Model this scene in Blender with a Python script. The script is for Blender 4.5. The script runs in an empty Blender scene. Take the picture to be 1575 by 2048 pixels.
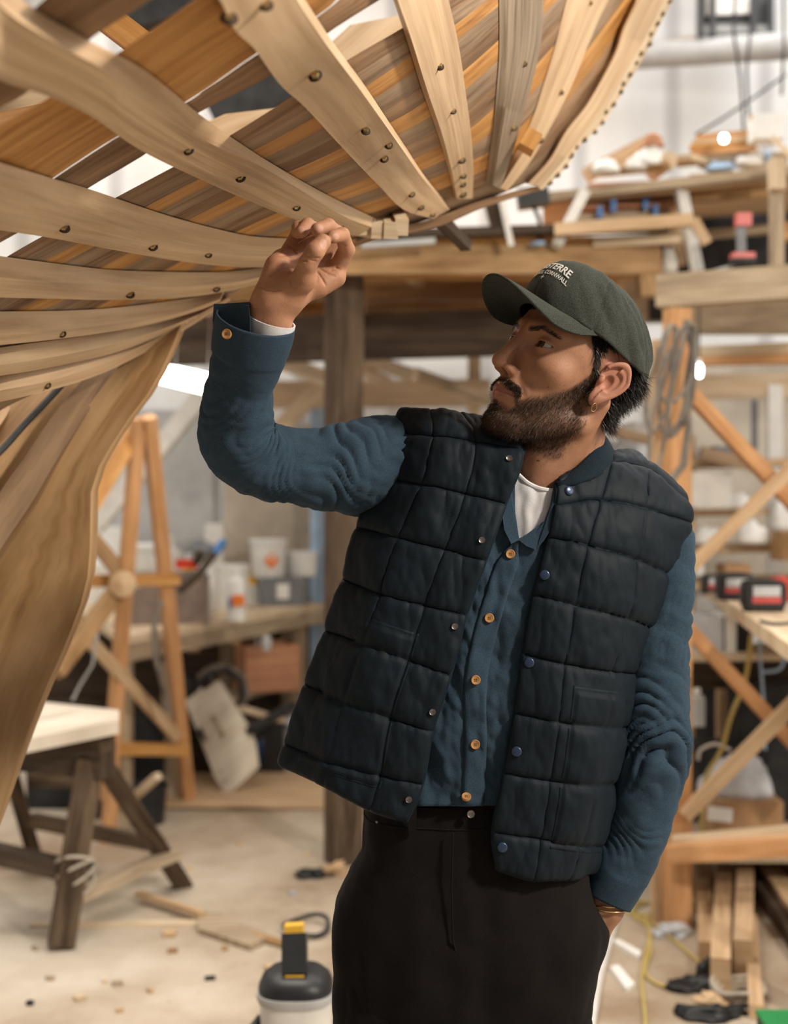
import bpy, math, random
import numpy as np
from mathutils import Vector, Matrix, Euler
random.seed(7); rng = np.random.default_rng(7)
S = bpy.context.scene
COL = S.collection
F = 2600.0                      # focal length in pixels of the 1575 x 2048 frame
EYE = 1.45                      # camera height, m

# ---------------------------------------------------------------- camera, world, light, exposure
cam_d = bpy.data.cameras.new('camera'); cam = bpy.data.objects.new('camera', cam_d); COL.objects.link(cam)
cam.location = (0, 0, EYE); cam.rotation_euler = (math.pi/2, 0, 0)
cam_d.sensor_fit = 'HORIZONTAL'; cam_d.sensor_width = 24.0; cam_d.lens = F/1575*24
cam_d.shift_y = -24/1575.0      # horizon at row 1000
cam_d.dof.use_dof = True; cam_d.dof.focus_distance = 1.84; cam_d.dof.aperture_fstop = 2.5
cam_d.clip_start = 0.05
S.camera = cam
S.view_settings.view_transform = 'Standard'; S.view_settings.look = 'None'
S.view_settings.gamma = 1; S.view_settings.use_curve_mapping = False
S.view_settings.exposure = 0.0
W = bpy.data.worlds.new('daylight'); S.world = W; W.use_nodes = True
W.node_tree.nodes['Background'].inputs[0].default_value = (1.0, 0.97, 0.93, 1)
W.node_tree.nodes['Background'].inputs[1].default_value = 0.20

def area(name, loc, target, sx, sy, power, color=(1, .96, .9)):
    l = bpy.data.lights.new(name, 'AREA'); l.shape = 'RECTANGLE'; l.size = sx; l.size_y = sy
    l.energy = power; l.color = color
    o = bpy.data.objects.new(name, l); COL.objects.link(o); o.location = loc
    o.rotation_euler = (Vector(target)-Vector(loc)).to_track_quat('-Z', 'Y').to_euler()
    return o
# added fill at right for an unseen door, added fills above the benches
area('right_fill', (3.4, .6, 2.5), (0.3, 2.0, 1.4), 1.6, 1.8, 34, (1, .96, .92))
area('overhead_light', (2.5, .35, 3.35), (-.3, 1.8, 1.8), .32, .32, 145, (1, .90, .76))
area('bench_fill', (-1.2, 5.2, 4.7), (-1.0, 5.2, 0), 4.5, 3.0, 150, (1, .95, .87))
area('bench_fill', (2.6, 5.6, 4.7), (2.4, 5.9, 0), 3.0, 3.5, 130, (1, .98, .95))
area('strip_light', (-0.35, 2.9, 3.9), (-0.5, 1.9, 1.8), 1.6, 0.5, 80, (1, .93, .82))

# ---------------------------------------------------------------- helpers
def P(px, py, d):
    return Vector((d*(px-787.5)/F, d, EYE-d*(py-1000)/F))
def PA(arr):
    a = np.asarray(arr, float); d = a[:, 2]
    return np.stack([d*(a[:, 0]-787.5)/F, d, EYE-d*(a[:, 1]-1000)/F], 1)

def tag(o, label=None, cat=None, group=None, kind=None):
    if label: o['label'] = label
    if cat: o['category'] = cat
    if group: o['group'] = group
    if kind: o['kind'] = kind
    return o
def thing(name, label, cat, loc=(0, 0, 0), group=None):
    o = bpy.data.objects.new(name, None); COL.objects.link(o); o.location = loc
    o.empty_display_size = .1
    return tag(o, label, cat, group)
def top_loc(p):
    while p.parent: p = p.parent
    return np.array(p.location)
def mesh(name, V, Fc, m, parent=None, uv=None, smooth=False, base=None):
    """V in world coordinates; a child is stored in its thing's frame"""
    V = np.asarray(V, float)
    if parent is not None: off = top_loc(parent)
    elif base is not None: off = np.array(base, float)
    else:
        off = np.array([(V[:, 0].min()+V[:, 0].max())/2, (V[:, 1].min()+V[:, 1].max())/2, V[:, 2].min()])
    me = bpy.data.meshes.new(name)
    me.from_pydata((V-off).tolist(), [], [list(map(int, f)) for f in Fc])
    if uv is not None:
        l = me.uv_layers.new(name='grain'); l.data.foreach_set('uv', np.asarray(uv, float).ravel())
    ms = m if isinstance(m, (list, tuple)) else [m]
    for k in ms: me.materials.append(k)
    if smooth: me.polygons.foreach_set('use_smooth', [True]*len(me.polygons))
    me.update()
    o = bpy.data.objects.new(name, me); COL.objects.link(o)
    if parent is not None: o.parent = parent
    else: o.location = off
    return o
def copy_tree(o, parent=None):
    c = o.copy(); COL.objects.link(c); c.parent = parent
    for ch in list(o.children): copy_tree(ch, c)
    return c

class MB:
    """collects boxes, prisms, tubes and lathes, builds ONE mesh with grain UVs in metres"""
    def __init__(s): s.v = []; s.f = []; s.uv = []; s.mi = []
    def add(s, V, Fc, UV, mi=0):
        n = len(s.v); s.v += [tuple(p) for p in V]; s.f += [[n+i for i in f] for f in Fc]
        for u in UV: s.uv.append(u)
        s.mi += [mi]*len(Fc); return s
    def rails(s, R4, mi=0, caps=True):
        """prism between four rails (each N x 3)"""
        R4 = [np.asarray(r, float) for r in R4]; N = len(R4[0])
        V = np.concatenate(R4); ro = random.random()*9
        L = np.concatenate([[0], np.cumsum(np.linalg.norm(np.diff(R4[0], axis=0), axis=1))])+random.random()*30
        w = [np.linalg.norm(R4[i][N//2]-R4[(i+1) % 4][N//2]) for i in range(4)]
        c = np.concatenate([[0], np.cumsum(w)])+ro
        Fc = []; UV = []
        for k in range(4):
            a, b = k, (k+1) % 4
            for i in range(N-1):
                Fc.append([a*N+i, b*N+i, b*N+i+1, a*N+i+1])
                UV += [(L[i], c[k]), (L[i], c[k+1]), (L[i+1], c[k+1]), (L[i+1], c[k])]
        if caps:
            for i in (0, N-1):
                q = [0*N+i, 1*N+i, 2*N+i, 3*N+i]
                Fc.append(q[::-1] if i == 0 else q); UV += [(0, 0), (0.01, 0), (0.01, .05), (0, .05)]
        return s.add(V, Fc, UV, mi)
    def beam(s, a, b, w, h, up=(0, 0, 1), mi=0, roll=0):
        a = Vector(a); b = Vector(b); x = (b-a).normalized(); u = Vector(up)
        if abs(x.dot(u)) > .98: u = Vector((0, 1, 0))
        y = u.cross(x).normalized(); z = x.cross(y)
        if roll:
            m = Matrix.Rotation(roll, 3, x); y = m@y; z = m@z
        cr = [(-1, -1), (1, -1), (1, 1), (-1, 1)]
        return s.rails([[a+y*w/2*i+z*h/2*j, b+y*w/2*i+z*h/2*j] for i, j in cr], mi)
    def box(s, c, sx, sy, sz, rz=0, mi=0):
        c = Vector(c); m = Matrix.Rotation(rz, 3, 'Z'); L = [sx, sy, sz]
        if sx >= sy and sx >= sz: d = m@Vector((sx/2, 0, 0)); return s.beam(c-d, c+d, sy, sz, m@Vector((0, 0, 1)), mi)
        if sy >= sz: d = m@Vector((0, sy/2, 0)); return s.beam(c-d, c+d, sx, sz, (0, 0, 1), mi)
        d = Vector((0, 0, sz/2)); return s.beam(c-d, c+d, sx, sy, m@Vector((0, 1, 0)), mi)
    def lathe(s, prof, c=(0, 0, 0), n=24, sx=1, sy=1, mi=0, rot=None, pw=2):
        V = []; Fc = []; UV = []; c = Vector(c)
        for r, z in prof:
            for k in range(n):
                t = 2*math.pi*k/n; cs, sn = math.cos(t), math.sin(t)
                q = (abs(cs)**pw+abs(sn)**pw)**(-1/pw)
                v = Vector((r*cs*q*sx, r*sn*q*sy, z))
                if rot is not None: v = rot@v
                V.append(v+c)
        for j in range(len(prof)-1):
            for k in range(n):
                k2 = (k+1) % n; Fc.append([j*n+k, j*n+k2, (j+1)*n+k2, (j+1)*n+k])
                UV += [(k/n, prof[j][1]), ((k+1)/n, prof[j][1]), ((k+1)/n, prof[j+1][1]), (k/n, prof[j+1][1])]
        for j in (0, len(prof)-1):
            if prof[j][0] > 1e-4:
                Fc.append([j*n+k for k in range(n)][::(-1 if j == 0 else 1)]); UV += [(0, 0)]*n
        return s.add(V, Fc, UV, mi)
    def tube(s, pts, r, n=8, mi=0, closed=False):
        P_ = [Vector(p) for p in pts]; N = len(P_); V = []; Fc = []; UV = []
        rr = r if hasattr(r, '__len__') else [r]*N
        t0 = None; L = 0
        for i in range(N):
            if closed: t = P_[(i+1) % N]-P_[i-1]
            else: t = P_[min(i+1, N-1)]-P_[max(i-1, 0)]
            t.normalize()
            if t0 is None:
                a = Vector((0, 0, 1)) if abs(t.z) < .9 else Vector((1, 0, 0)); u = t.cross(a).normalized()
            else:
                u = (u-t*u.dot(t)).normalized()
            t0 = t; w = t.cross(u)
            for k in range(n):
                q = 2*math.pi*k/n; V.append(P_[i]+(u*math.cos(q)+w*math.sin(q))*rr[i])
        M = N if closed else N-1
        for i in range(M):
            j = (i+1) % N
            for k in range(n):
                k2 = (k+1) % n; Fc.append([i*n+k, i*n+k2, j*n+k2, j*n+k]); UV += [(i*.02, k/n), (i*.02, (k+1)/n), (i*.02+.02, (k+1)/n), (i*.02+.02, k/n)]
        if not closed:
            Fc.append([k for k in range(n)][::-1]); UV += [(0, 0)]*n
            Fc.append([(N-1)*n+k for k in range(n)]); UV += [(0, 0)]*n
        return s.add(V, Fc, UV, mi)
    def poly(s, pts, thick, mi=0):
        """flat outline (3-D points) given a thickness vector"""
        n = len(pts); A = [Vector(p) for p in pts]; B = [p+Vector(thick) for p in A]
        Fc = [list(range(n))[::-1], [n+i for i in range(n)]]; 
        x = (A[1]-A[0]).normalized(); nn = Vector(thick).normalized(); y = nn.cross(x)
        uvp = [((p-A[0]).dot(x), (p-A[0]).dot(y)) for p in A]
        UV = uvp[::-1]+uvp
        for i in range(n):
            j = (i+1) % n; Fc.append([i, j, n+j, n+i]); UV += [uvp[i], uvp[j], uvp[j], uvp[i]]
        return s.add(A+B, Fc, UV, mi)
    def build(s, name, m, parent=None, smooth=False, base=None):
        o = mesh(name, s.v, s.f, m, parent, s.uv, smooth, base)
        if isinstance(m, (list, tuple)): o.data.polygons.foreach_set('material_index', s.mi)
        if smooth:
            try: o.data.set_sharp_from_angle(angle=math.radians(40))
            except Exception: pass
        return o

def resample(poly, n, k=1.0):
    """Catmull-Rom through the points, n samples evenly by chord"""
    p = np.asarray(poly, float)
    q = np.vstack([2*p[0]-p[1], p, 2*p[-1]-p[-2]])
    out = []
    for i in range(len(p)-1):
        a, b, c, d = q[i], q[i+1], q[i+2], q[i+3]
        for t in np.linspace(0, 1, 24, endpoint=False):
            out.append(.5*((2*b)+(-a+c)*t+(2*a-5*b+4*c-d)*t*t+(-a+3*b-3*c+d)*t**3))
    out.append(p[-1]); out = np.array(out)
    L = np.concatenate([[0], np.cumsum(np.linalg.norm(np.diff(out, axis=0), axis=1))])
    t = np.linspace(0, L[-1], n)
    return np.stack([np.interp(t, L, out[:, i]) for i in range(out.shape[1])], 1)

# ---------------------------------------------------------------- materials
def nodes(name):
    m = bpy.data.materials.new(name); m.use_nodes = True; nt = m.node_tree
    return m, nt, nt.nodes['Principled BSDF'], (lambda t: nt.nodes.new(t)), nt.links.new
def ramp(N, stops):
    r = N('ShaderNodeValToRGB'); e = r.color_ramp.elements
    e[0].position, e[0].color = stops[0][0], (*stops[0][1], 1); e[1].position, e[1].color = stops[-1][0], (*stops[-1][1], 1)
    for p, c in stops[1:-1]:
        k = e.new(p); k.color = (*c, 1)
    return r
def wood(name, c1, c2, c3=None, su=2.2, sv=38, rough=.62, bump=.25, patch=.5):
    m, nt, B, N, Lk = nodes(name)
    c3 = c3 or tuple(x*.45 for x in c1)
    uv = N('ShaderNodeUVMap'); uv.uv_map = 'grain'
    mp = N('ShaderNodeMapping'); mp.inputs['Scale'].default_value = (su, sv, 1); Lk(uv.outputs[0], mp.inputs[0])
    oi = N('ShaderNodeObjectInfo'); mu = N('ShaderNodeMath'); mu.operation = 'MULTIPLY'; mu.inputs[1].default_value = 37
    Lk(oi.outputs['Random'], mu.inputs[0]); cx = N('ShaderNodeCombineXYZ'); Lk(mu.outputs[0], cx.inputs[0]); Lk(mu.outputs[0], cx.inputs[2])
    Lk(cx.outputs[0], mp.inputs['Location'])
    n1 = N('ShaderNodeTexNoise'); n1.inputs['Scale'].default_value = 1.6; n1.inputs['Detail'].default_value = 7; n1.inputs['Roughness'].default_value = .62; n1.inputs['Distortion'].default_value = .22
    Lk(mp.outputs[0], n1.inputs[0])
    mp2 = N('ShaderNodeMapping'); mp2.inputs['Scale'].default_value = (3, 12, 1); Lk(uv.outputs[0], mp2.inputs[0]); Lk(cx.outputs[0], mp2.inputs['Location'])
    n2 = N('ShaderNodeTexNoise'); n2.inputs['Scale'].default_value = 1.0; n2.inputs['Detail'].default_value = 3; Lk(mp2.outputs[0], n2.inputs[0])
    r = ramp(N, [(.28, c3), (.42, c1), (.6, c2), (.8, tuple(min(1, x*1.08) for x in c2))]); Lk(n1.outputs[0], r.inputs[0])
    r2 = ramp(N, [(.3, (.55, .52, .5)), (.62, (1.0, 1.0, 1.0))]); Lk(n2.outputs[0], r2.inputs[0])
    mx = N('ShaderNodeMix'); mx.data_type = 'RGBA'; mx.blend_type = 'MULTIPLY'; mx.inputs[0].default_value = patch
    Lk(r.outputs[0], mx.inputs[6]); Lk(r2.outputs[0], mx.inputs[7])
    Lk(mx.outputs[2], B.inputs['Base Color']); B.inputs['Roughness'].default_value = rough
    B.inputs['Specular IOR Level'].default_value = .25
    b = N('ShaderNodeBump'); b.inputs['Strength'].default_value = bump; b.inputs['Distance'].default_value = .003
    Lk(n1.outputs[0], b.inputs['Height']); Lk(b.outputs[0], B.inputs['Normal'])
    return m
def plain(name, c, rough=.5, metal=0, var=.15, scale=14, bump=0, spec=.4, coat=0, dirt=None):
    m, nt, B, N, Lk = nodes(name)
    tc = N('ShaderNodeTexCoord'); n = N('ShaderNodeTexNoise'); n.inputs['Scale'].default_value = scale; n.inputs['Detail'].default_value = 5
    Lk(tc.outputs['Object'], n.inputs[0])
    d = dirt or tuple(x*(1-var*1.6) for x in c)
    r = ramp(N, [(.32, d), (.62, c)]); Lk(n.outputs[0], r.inputs[0]); Lk(r.outputs[0], B.inputs['Base Color'])
    B.inputs['Roughness'].default_value = rough; B.inputs['Metallic'].default_value = metal; B.inputs['Specular IOR Level'].default_value = spec
    B.inputs['Coat Weight'].default_value = coat
    if bump:
        b = N('ShaderNodeBump'); b.inputs['Strength'].default_value = bump; b.inputs['Distance'].default_value = .01
        Lk(n.outputs[0], b.inputs['Height']); Lk(b.outputs[0], B.inputs['Normal'])
    return m
def emit(name, c, e):
    m, nt, B, N, Lk = nodes(name); B.inputs['Base Color'].default_value = (*c, 1); B.inputs['Emission Color'].default_value = (*c, 1); B.inputs['Emission Strength'].default_value = e
    return m
def fabric(name, c, c2, scale=900, bump=.3, rough=.95, mel=40, coord='UV', sheen=.3):
    m, nt, B, N, Lk = nodes(name)
    tc = N('ShaderNodeTexCoord')
    n = N('ShaderNodeTexNoise'); n.inputs['Scale'].default_value = scale; n.inputs['Detail'].default_value = 2; Lk(tc.outputs['Object'], n.inputs[0])
    n2 = N('ShaderNodeTexNoise'); n2.inputs['Scale'].default_value = mel; n2.inputs['Detail'].default_value = 5; Lk(tc.outputs['Object'], n2.inputs[0])
    r = ramp(N, [(.36, c), (.66, c2)]); Lk(n.outputs[0], r.inputs[0])
    r2 = ramp(N, [(.3, (.8, .8, .8)), (.7, (1.08, 1.08, 1.08))]); Lk(n2.outputs[0], r2.inputs[0])
    mx = N('ShaderNodeMix'); mx.data_type = 'RGBA'; mx.blend_type = 'MULTIPLY'; mx.inputs[0].default_value = 1
    Lk(r.outputs[0], mx.inputs[6]); Lk(r2.outputs[0], mx.inputs[7]); Lk(mx.outputs[2], B.inputs['Base Color'])
    B.inputs['Roughness'].default_value = rough; B.inputs['Specular IOR Level'].default_value = .15
    B.inputs['Sheen Weight'].default_value = sheen; B.inputs['Sheen Roughness'].default_value = .5
    B.inputs['Sheen Tint'].default_value = (*[min(1, x*3+.1) for x in c2], 1)
    b = N('ShaderNodeBump'); b.inputs['Strength'].default_value = bump; b.inputs['Distance'].default_value = .0008
    Lk(n.outputs[0], b.inputs['Height']); Lk(b.outputs[0], B.inputs['Normal'])
    return m

M = {}
M['pine'] = wood('pine', (.56, .38, .22), (.68, .49, .31), (.42, .25, .13), sv=30)
M['pine_pale'] = wood('pine_pale', (.66, .51, .34), (.76, .62, .45), (.50, .36, .22), sv=30)
M['rib'] = wood('rib_timber', (.58, .40, .24), (.70, .51, .325), (.47, .31, .18), sv=22, su=1.6, bump=.12)
M['rib_old'] = wood('rib_old', (.25, .19, .13), (.36, .28, .20), (.12, .085, .06), sv=60)
M['orange'] = wood('larch_orange', (.50, .235, .065), (.64, .34, .115), (.27, .11, .03), sv=34, bump=.4)
M['brown'] = wood('larch_brown', (.25, .145, .075), (.38, .235, .135), (.09, .05, .026), sv=26, bump=.6, patch=.8)
M['taupe'] = wood('taupe', (.29, .195, .12), (.40, .28, .18), (.16, .10, .06), sv=28, bump=.4)
M['stem'] = wood('stem_oak', (.37, .215, .095), (.52, .335, .17), (.22, .12, .05), sv=12, su=1.6, bump=.3, patch=.8)
M['stem_shaded'] = wood('stem_shaded', (.20, .12, .065), (.30, .19, .105), (.11, .06, .03), sv=14)  # stem oak with the mid board's shadow darkened into its colour
M['red_pine'] = wood('fresh_red_pine', (.56, .29, .125), (.68, .38, .185), (.44, .20, .08), sv=26, bump=.15)
M['redwood'] = wood('redwood', (.47, .22, .12), (.60, .31, .18), (.32, .13, .07), sv=26)
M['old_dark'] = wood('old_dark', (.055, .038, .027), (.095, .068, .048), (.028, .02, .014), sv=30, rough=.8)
M['old_grey'] = wood('old_grey', (.36, .275, .19), (.50, .40, .28), (.20, .15, .11), sv=30, rough=.8)
M['post'] = wood('post_old', (.075, .05, .032), (.15, .105, .068), (.035, .024, .016), sv=22, rough=.85, bump=.5, patch=.9)
M['ply'] = wood('ply_pale', (.66, .58, .47), (.76, .69, .58), (.54, .46, .36), sv=10, bump=.1)
M['cardboard'] = plain('cardboard', (.42, .25, .13), .85, var=.12)
M['white'] = plain('white_plastic', (.82, .82, .80), .45, var=.05)
M['offwhite'] = plain('off_white', (.74, .72, .68), .6, var=.1)
M['black'] = plain('black_plastic', (.018, .019, .021), .42, var=.3)
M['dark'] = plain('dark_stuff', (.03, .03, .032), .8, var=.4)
M['grey'] = plain('grey_plastic', (.20, .21, .225), .55, var=.1)
M['lgrey'] = plain('light_grey', (.45, .45, .45), .6, var=.1)
M['steel'] = plain('steel', (.42, .40, .38), .38, metal=.7, var=.25, scale=6)
M['brownsteel'] = plain('brown_steel', (.24, .18, .15), .6, metal=.2, var=.2)
M['red'] = plain('red_plastic', (.60, .045, .02), .4, var=.1)
M['pinkred'] = plain('tool_red', (.55, .09, .08), .4, var=.1)
M['orange_p'] = plain('orange_paint', (.85, .22, .03), .5, var=.05)
M['yellow'] = plain('yellow_plastic', (.78, .45, .05), .45, var=.08)
M['rope'] = plain('yellow_cord', (.55, .42, .14), .7, var=.1)
M['blue'] = plain('blue_paint', (.06, .20, .50), .5, var=.1)
M['ltblue'] = plain('light_blue', (.38, .55, .78), .5, var=.1)
M['green'] = plain('green_plastic', (.02, .28, .09), .4, var=.1)
M['teal'] = plain('teal', (.10, .35, .32), .5)
M['magenta'] = plain('magenta', (.75, .10, .25), .5)
M['paper'] = plain('paper', (.86, .85, .83), .8, var=.04)
M['film'] = plain('polythene', (.62, .64, .68), .3, var=.15, bump=.4)
M['twine'] = plain('twine', (.52, .46, .38), .9, var=.2)
M['cable_grey'] = plain('cable_grey', (.23, .20, .17), .7, var=.3)
M['brass'] = plain('brass_screw', (.55, .42, .22), .35, metal=.9, var=.3, scale=60)
M['lamp'] = emit('lit_lamp', (1, .98, .95), 9)
def wall_white():
    m, nt, B, N, Lk = nodes('white_cladding')
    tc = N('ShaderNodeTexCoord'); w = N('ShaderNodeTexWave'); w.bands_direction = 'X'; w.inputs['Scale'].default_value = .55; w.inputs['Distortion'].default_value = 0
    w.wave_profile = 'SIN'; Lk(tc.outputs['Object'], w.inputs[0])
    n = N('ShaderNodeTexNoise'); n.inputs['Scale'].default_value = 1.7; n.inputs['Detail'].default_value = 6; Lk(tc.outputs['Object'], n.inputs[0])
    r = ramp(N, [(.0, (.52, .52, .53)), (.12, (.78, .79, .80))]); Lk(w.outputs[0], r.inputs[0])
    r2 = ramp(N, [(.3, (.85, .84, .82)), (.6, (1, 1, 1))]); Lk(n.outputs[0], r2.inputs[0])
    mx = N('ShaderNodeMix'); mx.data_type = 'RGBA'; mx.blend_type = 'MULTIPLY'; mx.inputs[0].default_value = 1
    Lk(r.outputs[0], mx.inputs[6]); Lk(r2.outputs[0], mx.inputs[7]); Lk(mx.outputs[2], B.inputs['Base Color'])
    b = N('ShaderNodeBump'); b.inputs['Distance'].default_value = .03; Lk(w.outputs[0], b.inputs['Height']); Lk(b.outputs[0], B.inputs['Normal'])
    B.inputs['Roughness'].default_value = .6
    return m
def concrete(name, c, c2, c3, scale=.8, speck=True):
    m, nt, B, N, Lk = nodes(name)
    tc = N('ShaderNodeTexCoord')
    n = N('ShaderNodeTexNoise'); n.inputs['Scale'].default_value = scale; n.inputs['Detail'].default_value = 9; n.inputs['Roughness'].default_value = .65; Lk(tc.outputs['Object'], n.inputs[0])
    r = ramp(N, [(.38, c3), (.51, c2), (.64, c)]); Lk(n.outputs[0], r.inputs[0])
    v = N('ShaderNodeTexVoronoi'); v.inputs['Scale'].default_value = 26; v.inputs['Randomness'].default_value = 1; Lk(tc.outputs['Object'], v.inputs[0])
    r2 = ramp(N, [(.06, (.35, .27, .18)), (.13, (1, 1, 1))]); Lk(v.outputs['Distance'], r2.inputs[0])
    n3 = N('ShaderNodeTexNoise'); n3.inputs['Scale'].default_value = 5; Lk(tc.outputs['Object'], n3.inputs[0])
    r3 = ramp(N, [(.5, (0, 0, 0)), (.6, (1, 1, 1))]); Lk(n3.outputs[0], r3.inputs[0])
    mx = N('ShaderNodeMix'); mx.data_type = 'RGBA'; mx.blend_type = 'MULTIPLY'
    if speck: Lk(r3.outputs[0], mx.inputs[0])
    else: mx.inputs[0].default_value = 0
    Lk(r.outputs[0], mx.inputs[6]); Lk(r2.outputs[0], mx.inputs[7]); Lk(mx.outputs[2], B.inputs['Base Color'])
    B.inputs['Roughness'].default_value = .8; B.inputs['Specular IOR Level'].default_value = .3
    b = N('ShaderNodeBump'); b.inputs['Strength'].default_value = .3; b.inputs['Distance'].default_value = .01; Lk(n.outputs[0], b.inputs['Height']); Lk(b.outputs[0], B.inputs['Normal'])
    return m
M['cladding'] = wall_white()
M['floor'] = concrete('dusty_concrete', (.62, .55, .46), (.47, .39, .30), (.29, .21, .14))
M['wall_c'] = concrete('concrete_wall', (.60, .55, .47), (.50, .44, .36), (.36, .31, .25), 1.2, False)
M['floor_ply'] = concrete('floor_board', (.50, .39, .26), (.45, .34, .22), (.36, .26, .16), 2)
# ---------------------------------------------------------------- the shed
def struct(name, mb, m): return tag(mb.build(name, m), kind='structure')
struct('floor', MB().box((0, 3.5, -.05), 11, 13, .1), M['floor'])
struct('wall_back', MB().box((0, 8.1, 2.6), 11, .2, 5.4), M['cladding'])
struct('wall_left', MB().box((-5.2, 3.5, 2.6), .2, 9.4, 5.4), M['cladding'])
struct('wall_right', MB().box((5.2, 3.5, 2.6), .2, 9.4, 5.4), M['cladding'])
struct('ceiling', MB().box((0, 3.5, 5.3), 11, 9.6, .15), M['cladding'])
# ---------------------------------------------------------------- the boat: far planking, ribs coming forward overhead, keel and deadwood
HC = np.array([(0,0,1.05),(400,0,1.12),(600,0,1.30),(850,0,1.62),(1050,0,2.15),(1180,0,2.65),(1344,0,3.05),(0,300,1.28),(0,500,1.62),(0,780,2.0),
 (300,650,2.35),(400,300,1.62),(640,430,2.12),(800,450,2.4),(900,400,2.5),(750,250,1.75),(1080,376,2.8),(560,520,2.3),(1200,220,2.95),(1000,200,2.25),(-200,0,.95),(-200,800,1.95),(200,500,1.9)])
_X = HC[:, :2]/500.0
def _tps(a, b):
    r = np.linalg.norm(a[:, None]-b[None], axis=2)+1e-9
    return r*r*np.log(r)
_A = _tps(_X, _X)+np.eye(len(_X))*.02
_Pm = np.hstack([np.ones((len(_X), 1)), _X])
_M = np.block([[_A, _Pm], [_Pm.T, np.zeros((3, 3))]])
_w = np.linalg.solve(_M, np.concatenate([HC[:, 2], np.zeros(3)]))
def D(pp):
    x = np.atleast_2d(np.asarray(pp, float))[:, :2]/500.0
    return _tps(x, _X)@_w[:-3]+np.hstack([np.ones((len(x), 1)), x])@_w[-3:]
def rail(poly, n=40, dd=0.0):
    if poly[0][0] <= -60 and poly[0][1] > 280:      # timbers run on past the left edge of the view
        (x0, y0), (x1, y1) = poly[0], poly[1]; k = 260/max(40, x1-x0); poly = [(x0-260, y0-(y1-y0)*k*.8)]+list(poly)
    p = resample(poly, n); d = D(p)+dd
    return PA(np.column_stack([p, d]))
boat = thing('boat_hull', 'large wooden boat hull under construction overhead, curved ribs fixed to larch planking', 'boat', (.1, 2.3, 0))

# planking behind the ribs: curves between P0 and the lower silhouette PS
P0 = resample([(-330,712),(-120,610),(25,509),(234,396),(467,269),(696,122),(800,61),(960,-40)], 60)
PS = resample([(-330,1020),(-120,900),(20,810),(200,735),(360,650),(540,548),(700,480),(800,455),(890,428),(1000,388),(1100,335),(1190,235),(1270,120),(1350,-10)], 60)
def ck(f):
    p = P0*(1-f)+PS*f
    return PA(np.column_stack([p, D(p)+.058])), PA(np.column_stack([p, D(p)+.084]))
pal = ['brown','taupe','orange','taupe','brown','orange','taupe','brown','orange','taupe','orange','brown','taupe']
n_p = len(pal)
for k in range(n_p):
    g = .006 if k in (4, 9) else -.005
    a, a2 = ck(k/n_p+g/2); b, b2 = ck((k+1)/n_p-g/2)
    a, a2, b, b2 = [x+np.array([0, random.uniform(-.003, .001), 0]) for x in (a, a2, b, b2)]
    MB().rails([a, b, b2, a2]).build('plank', M[pal[k]], boat, smooth=True)
def band(e1, e2, m, dd=.058, th=.03):
    r1 = rail(e1, 30, dd); r2 = rail(e2, 30, dd); r3 = rail(e2, 30, dd+th); r4 = rail(e1, 30, dd+th)
    return MB().rails([r1, r2, r3, r4]).build('plank', M[m], boat, smooth=True)
# wide upper planks with open gaps between them
band([(-120,545),(60,452),(173,378),(300,302),(391,229),(549,147),(655,66),(790,-20)], [(-120,490),(0,430),(109,356),(244,269),(376,203),(508,112),(640,30),(700,-20)], 'brown')
band([(-120,488),(0,428),(109,354),(244,267),(376,201),(508,110),(640,28),(690,-20)], [(-120,330),(0,251),(97,196),(234,107),(381,5),(430,-30)], 'orange')
band([(-120,275),(0,215),(60,180),(183,76),(274,18),(330,-20)], [(-120,130),(0,70),(100,-10),(150,-50)], 'brown')
# an extra stringer and mould end seen beyond the planking gaps
MB().beam(P(-30,215,1.9), P(115,185,1.9), .08, .05).build('stringer', M['pine_pale'], boat)
MB().beam(P(205,30,1.75), P(290,95,1.75), .03, .035).build('stringer', M['orange'], boat)
MB().poly([P(650,95,2.5),P(700,50,2.5),P(800,30,2.5),P(860,60,2.5),P(760,120,2.5),P(690,130,2.5)], (0,.03,0)).build('mould_board', M['pine_pale'], boat)
MB().poly([P(400,250,2.4),P(450,228,2.4),P(560,215,2.4),P(520,262,2.4),P(440,285,2.4)], (0,.03,0)).build('mould_board', M['pine_pale'], boat)

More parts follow.
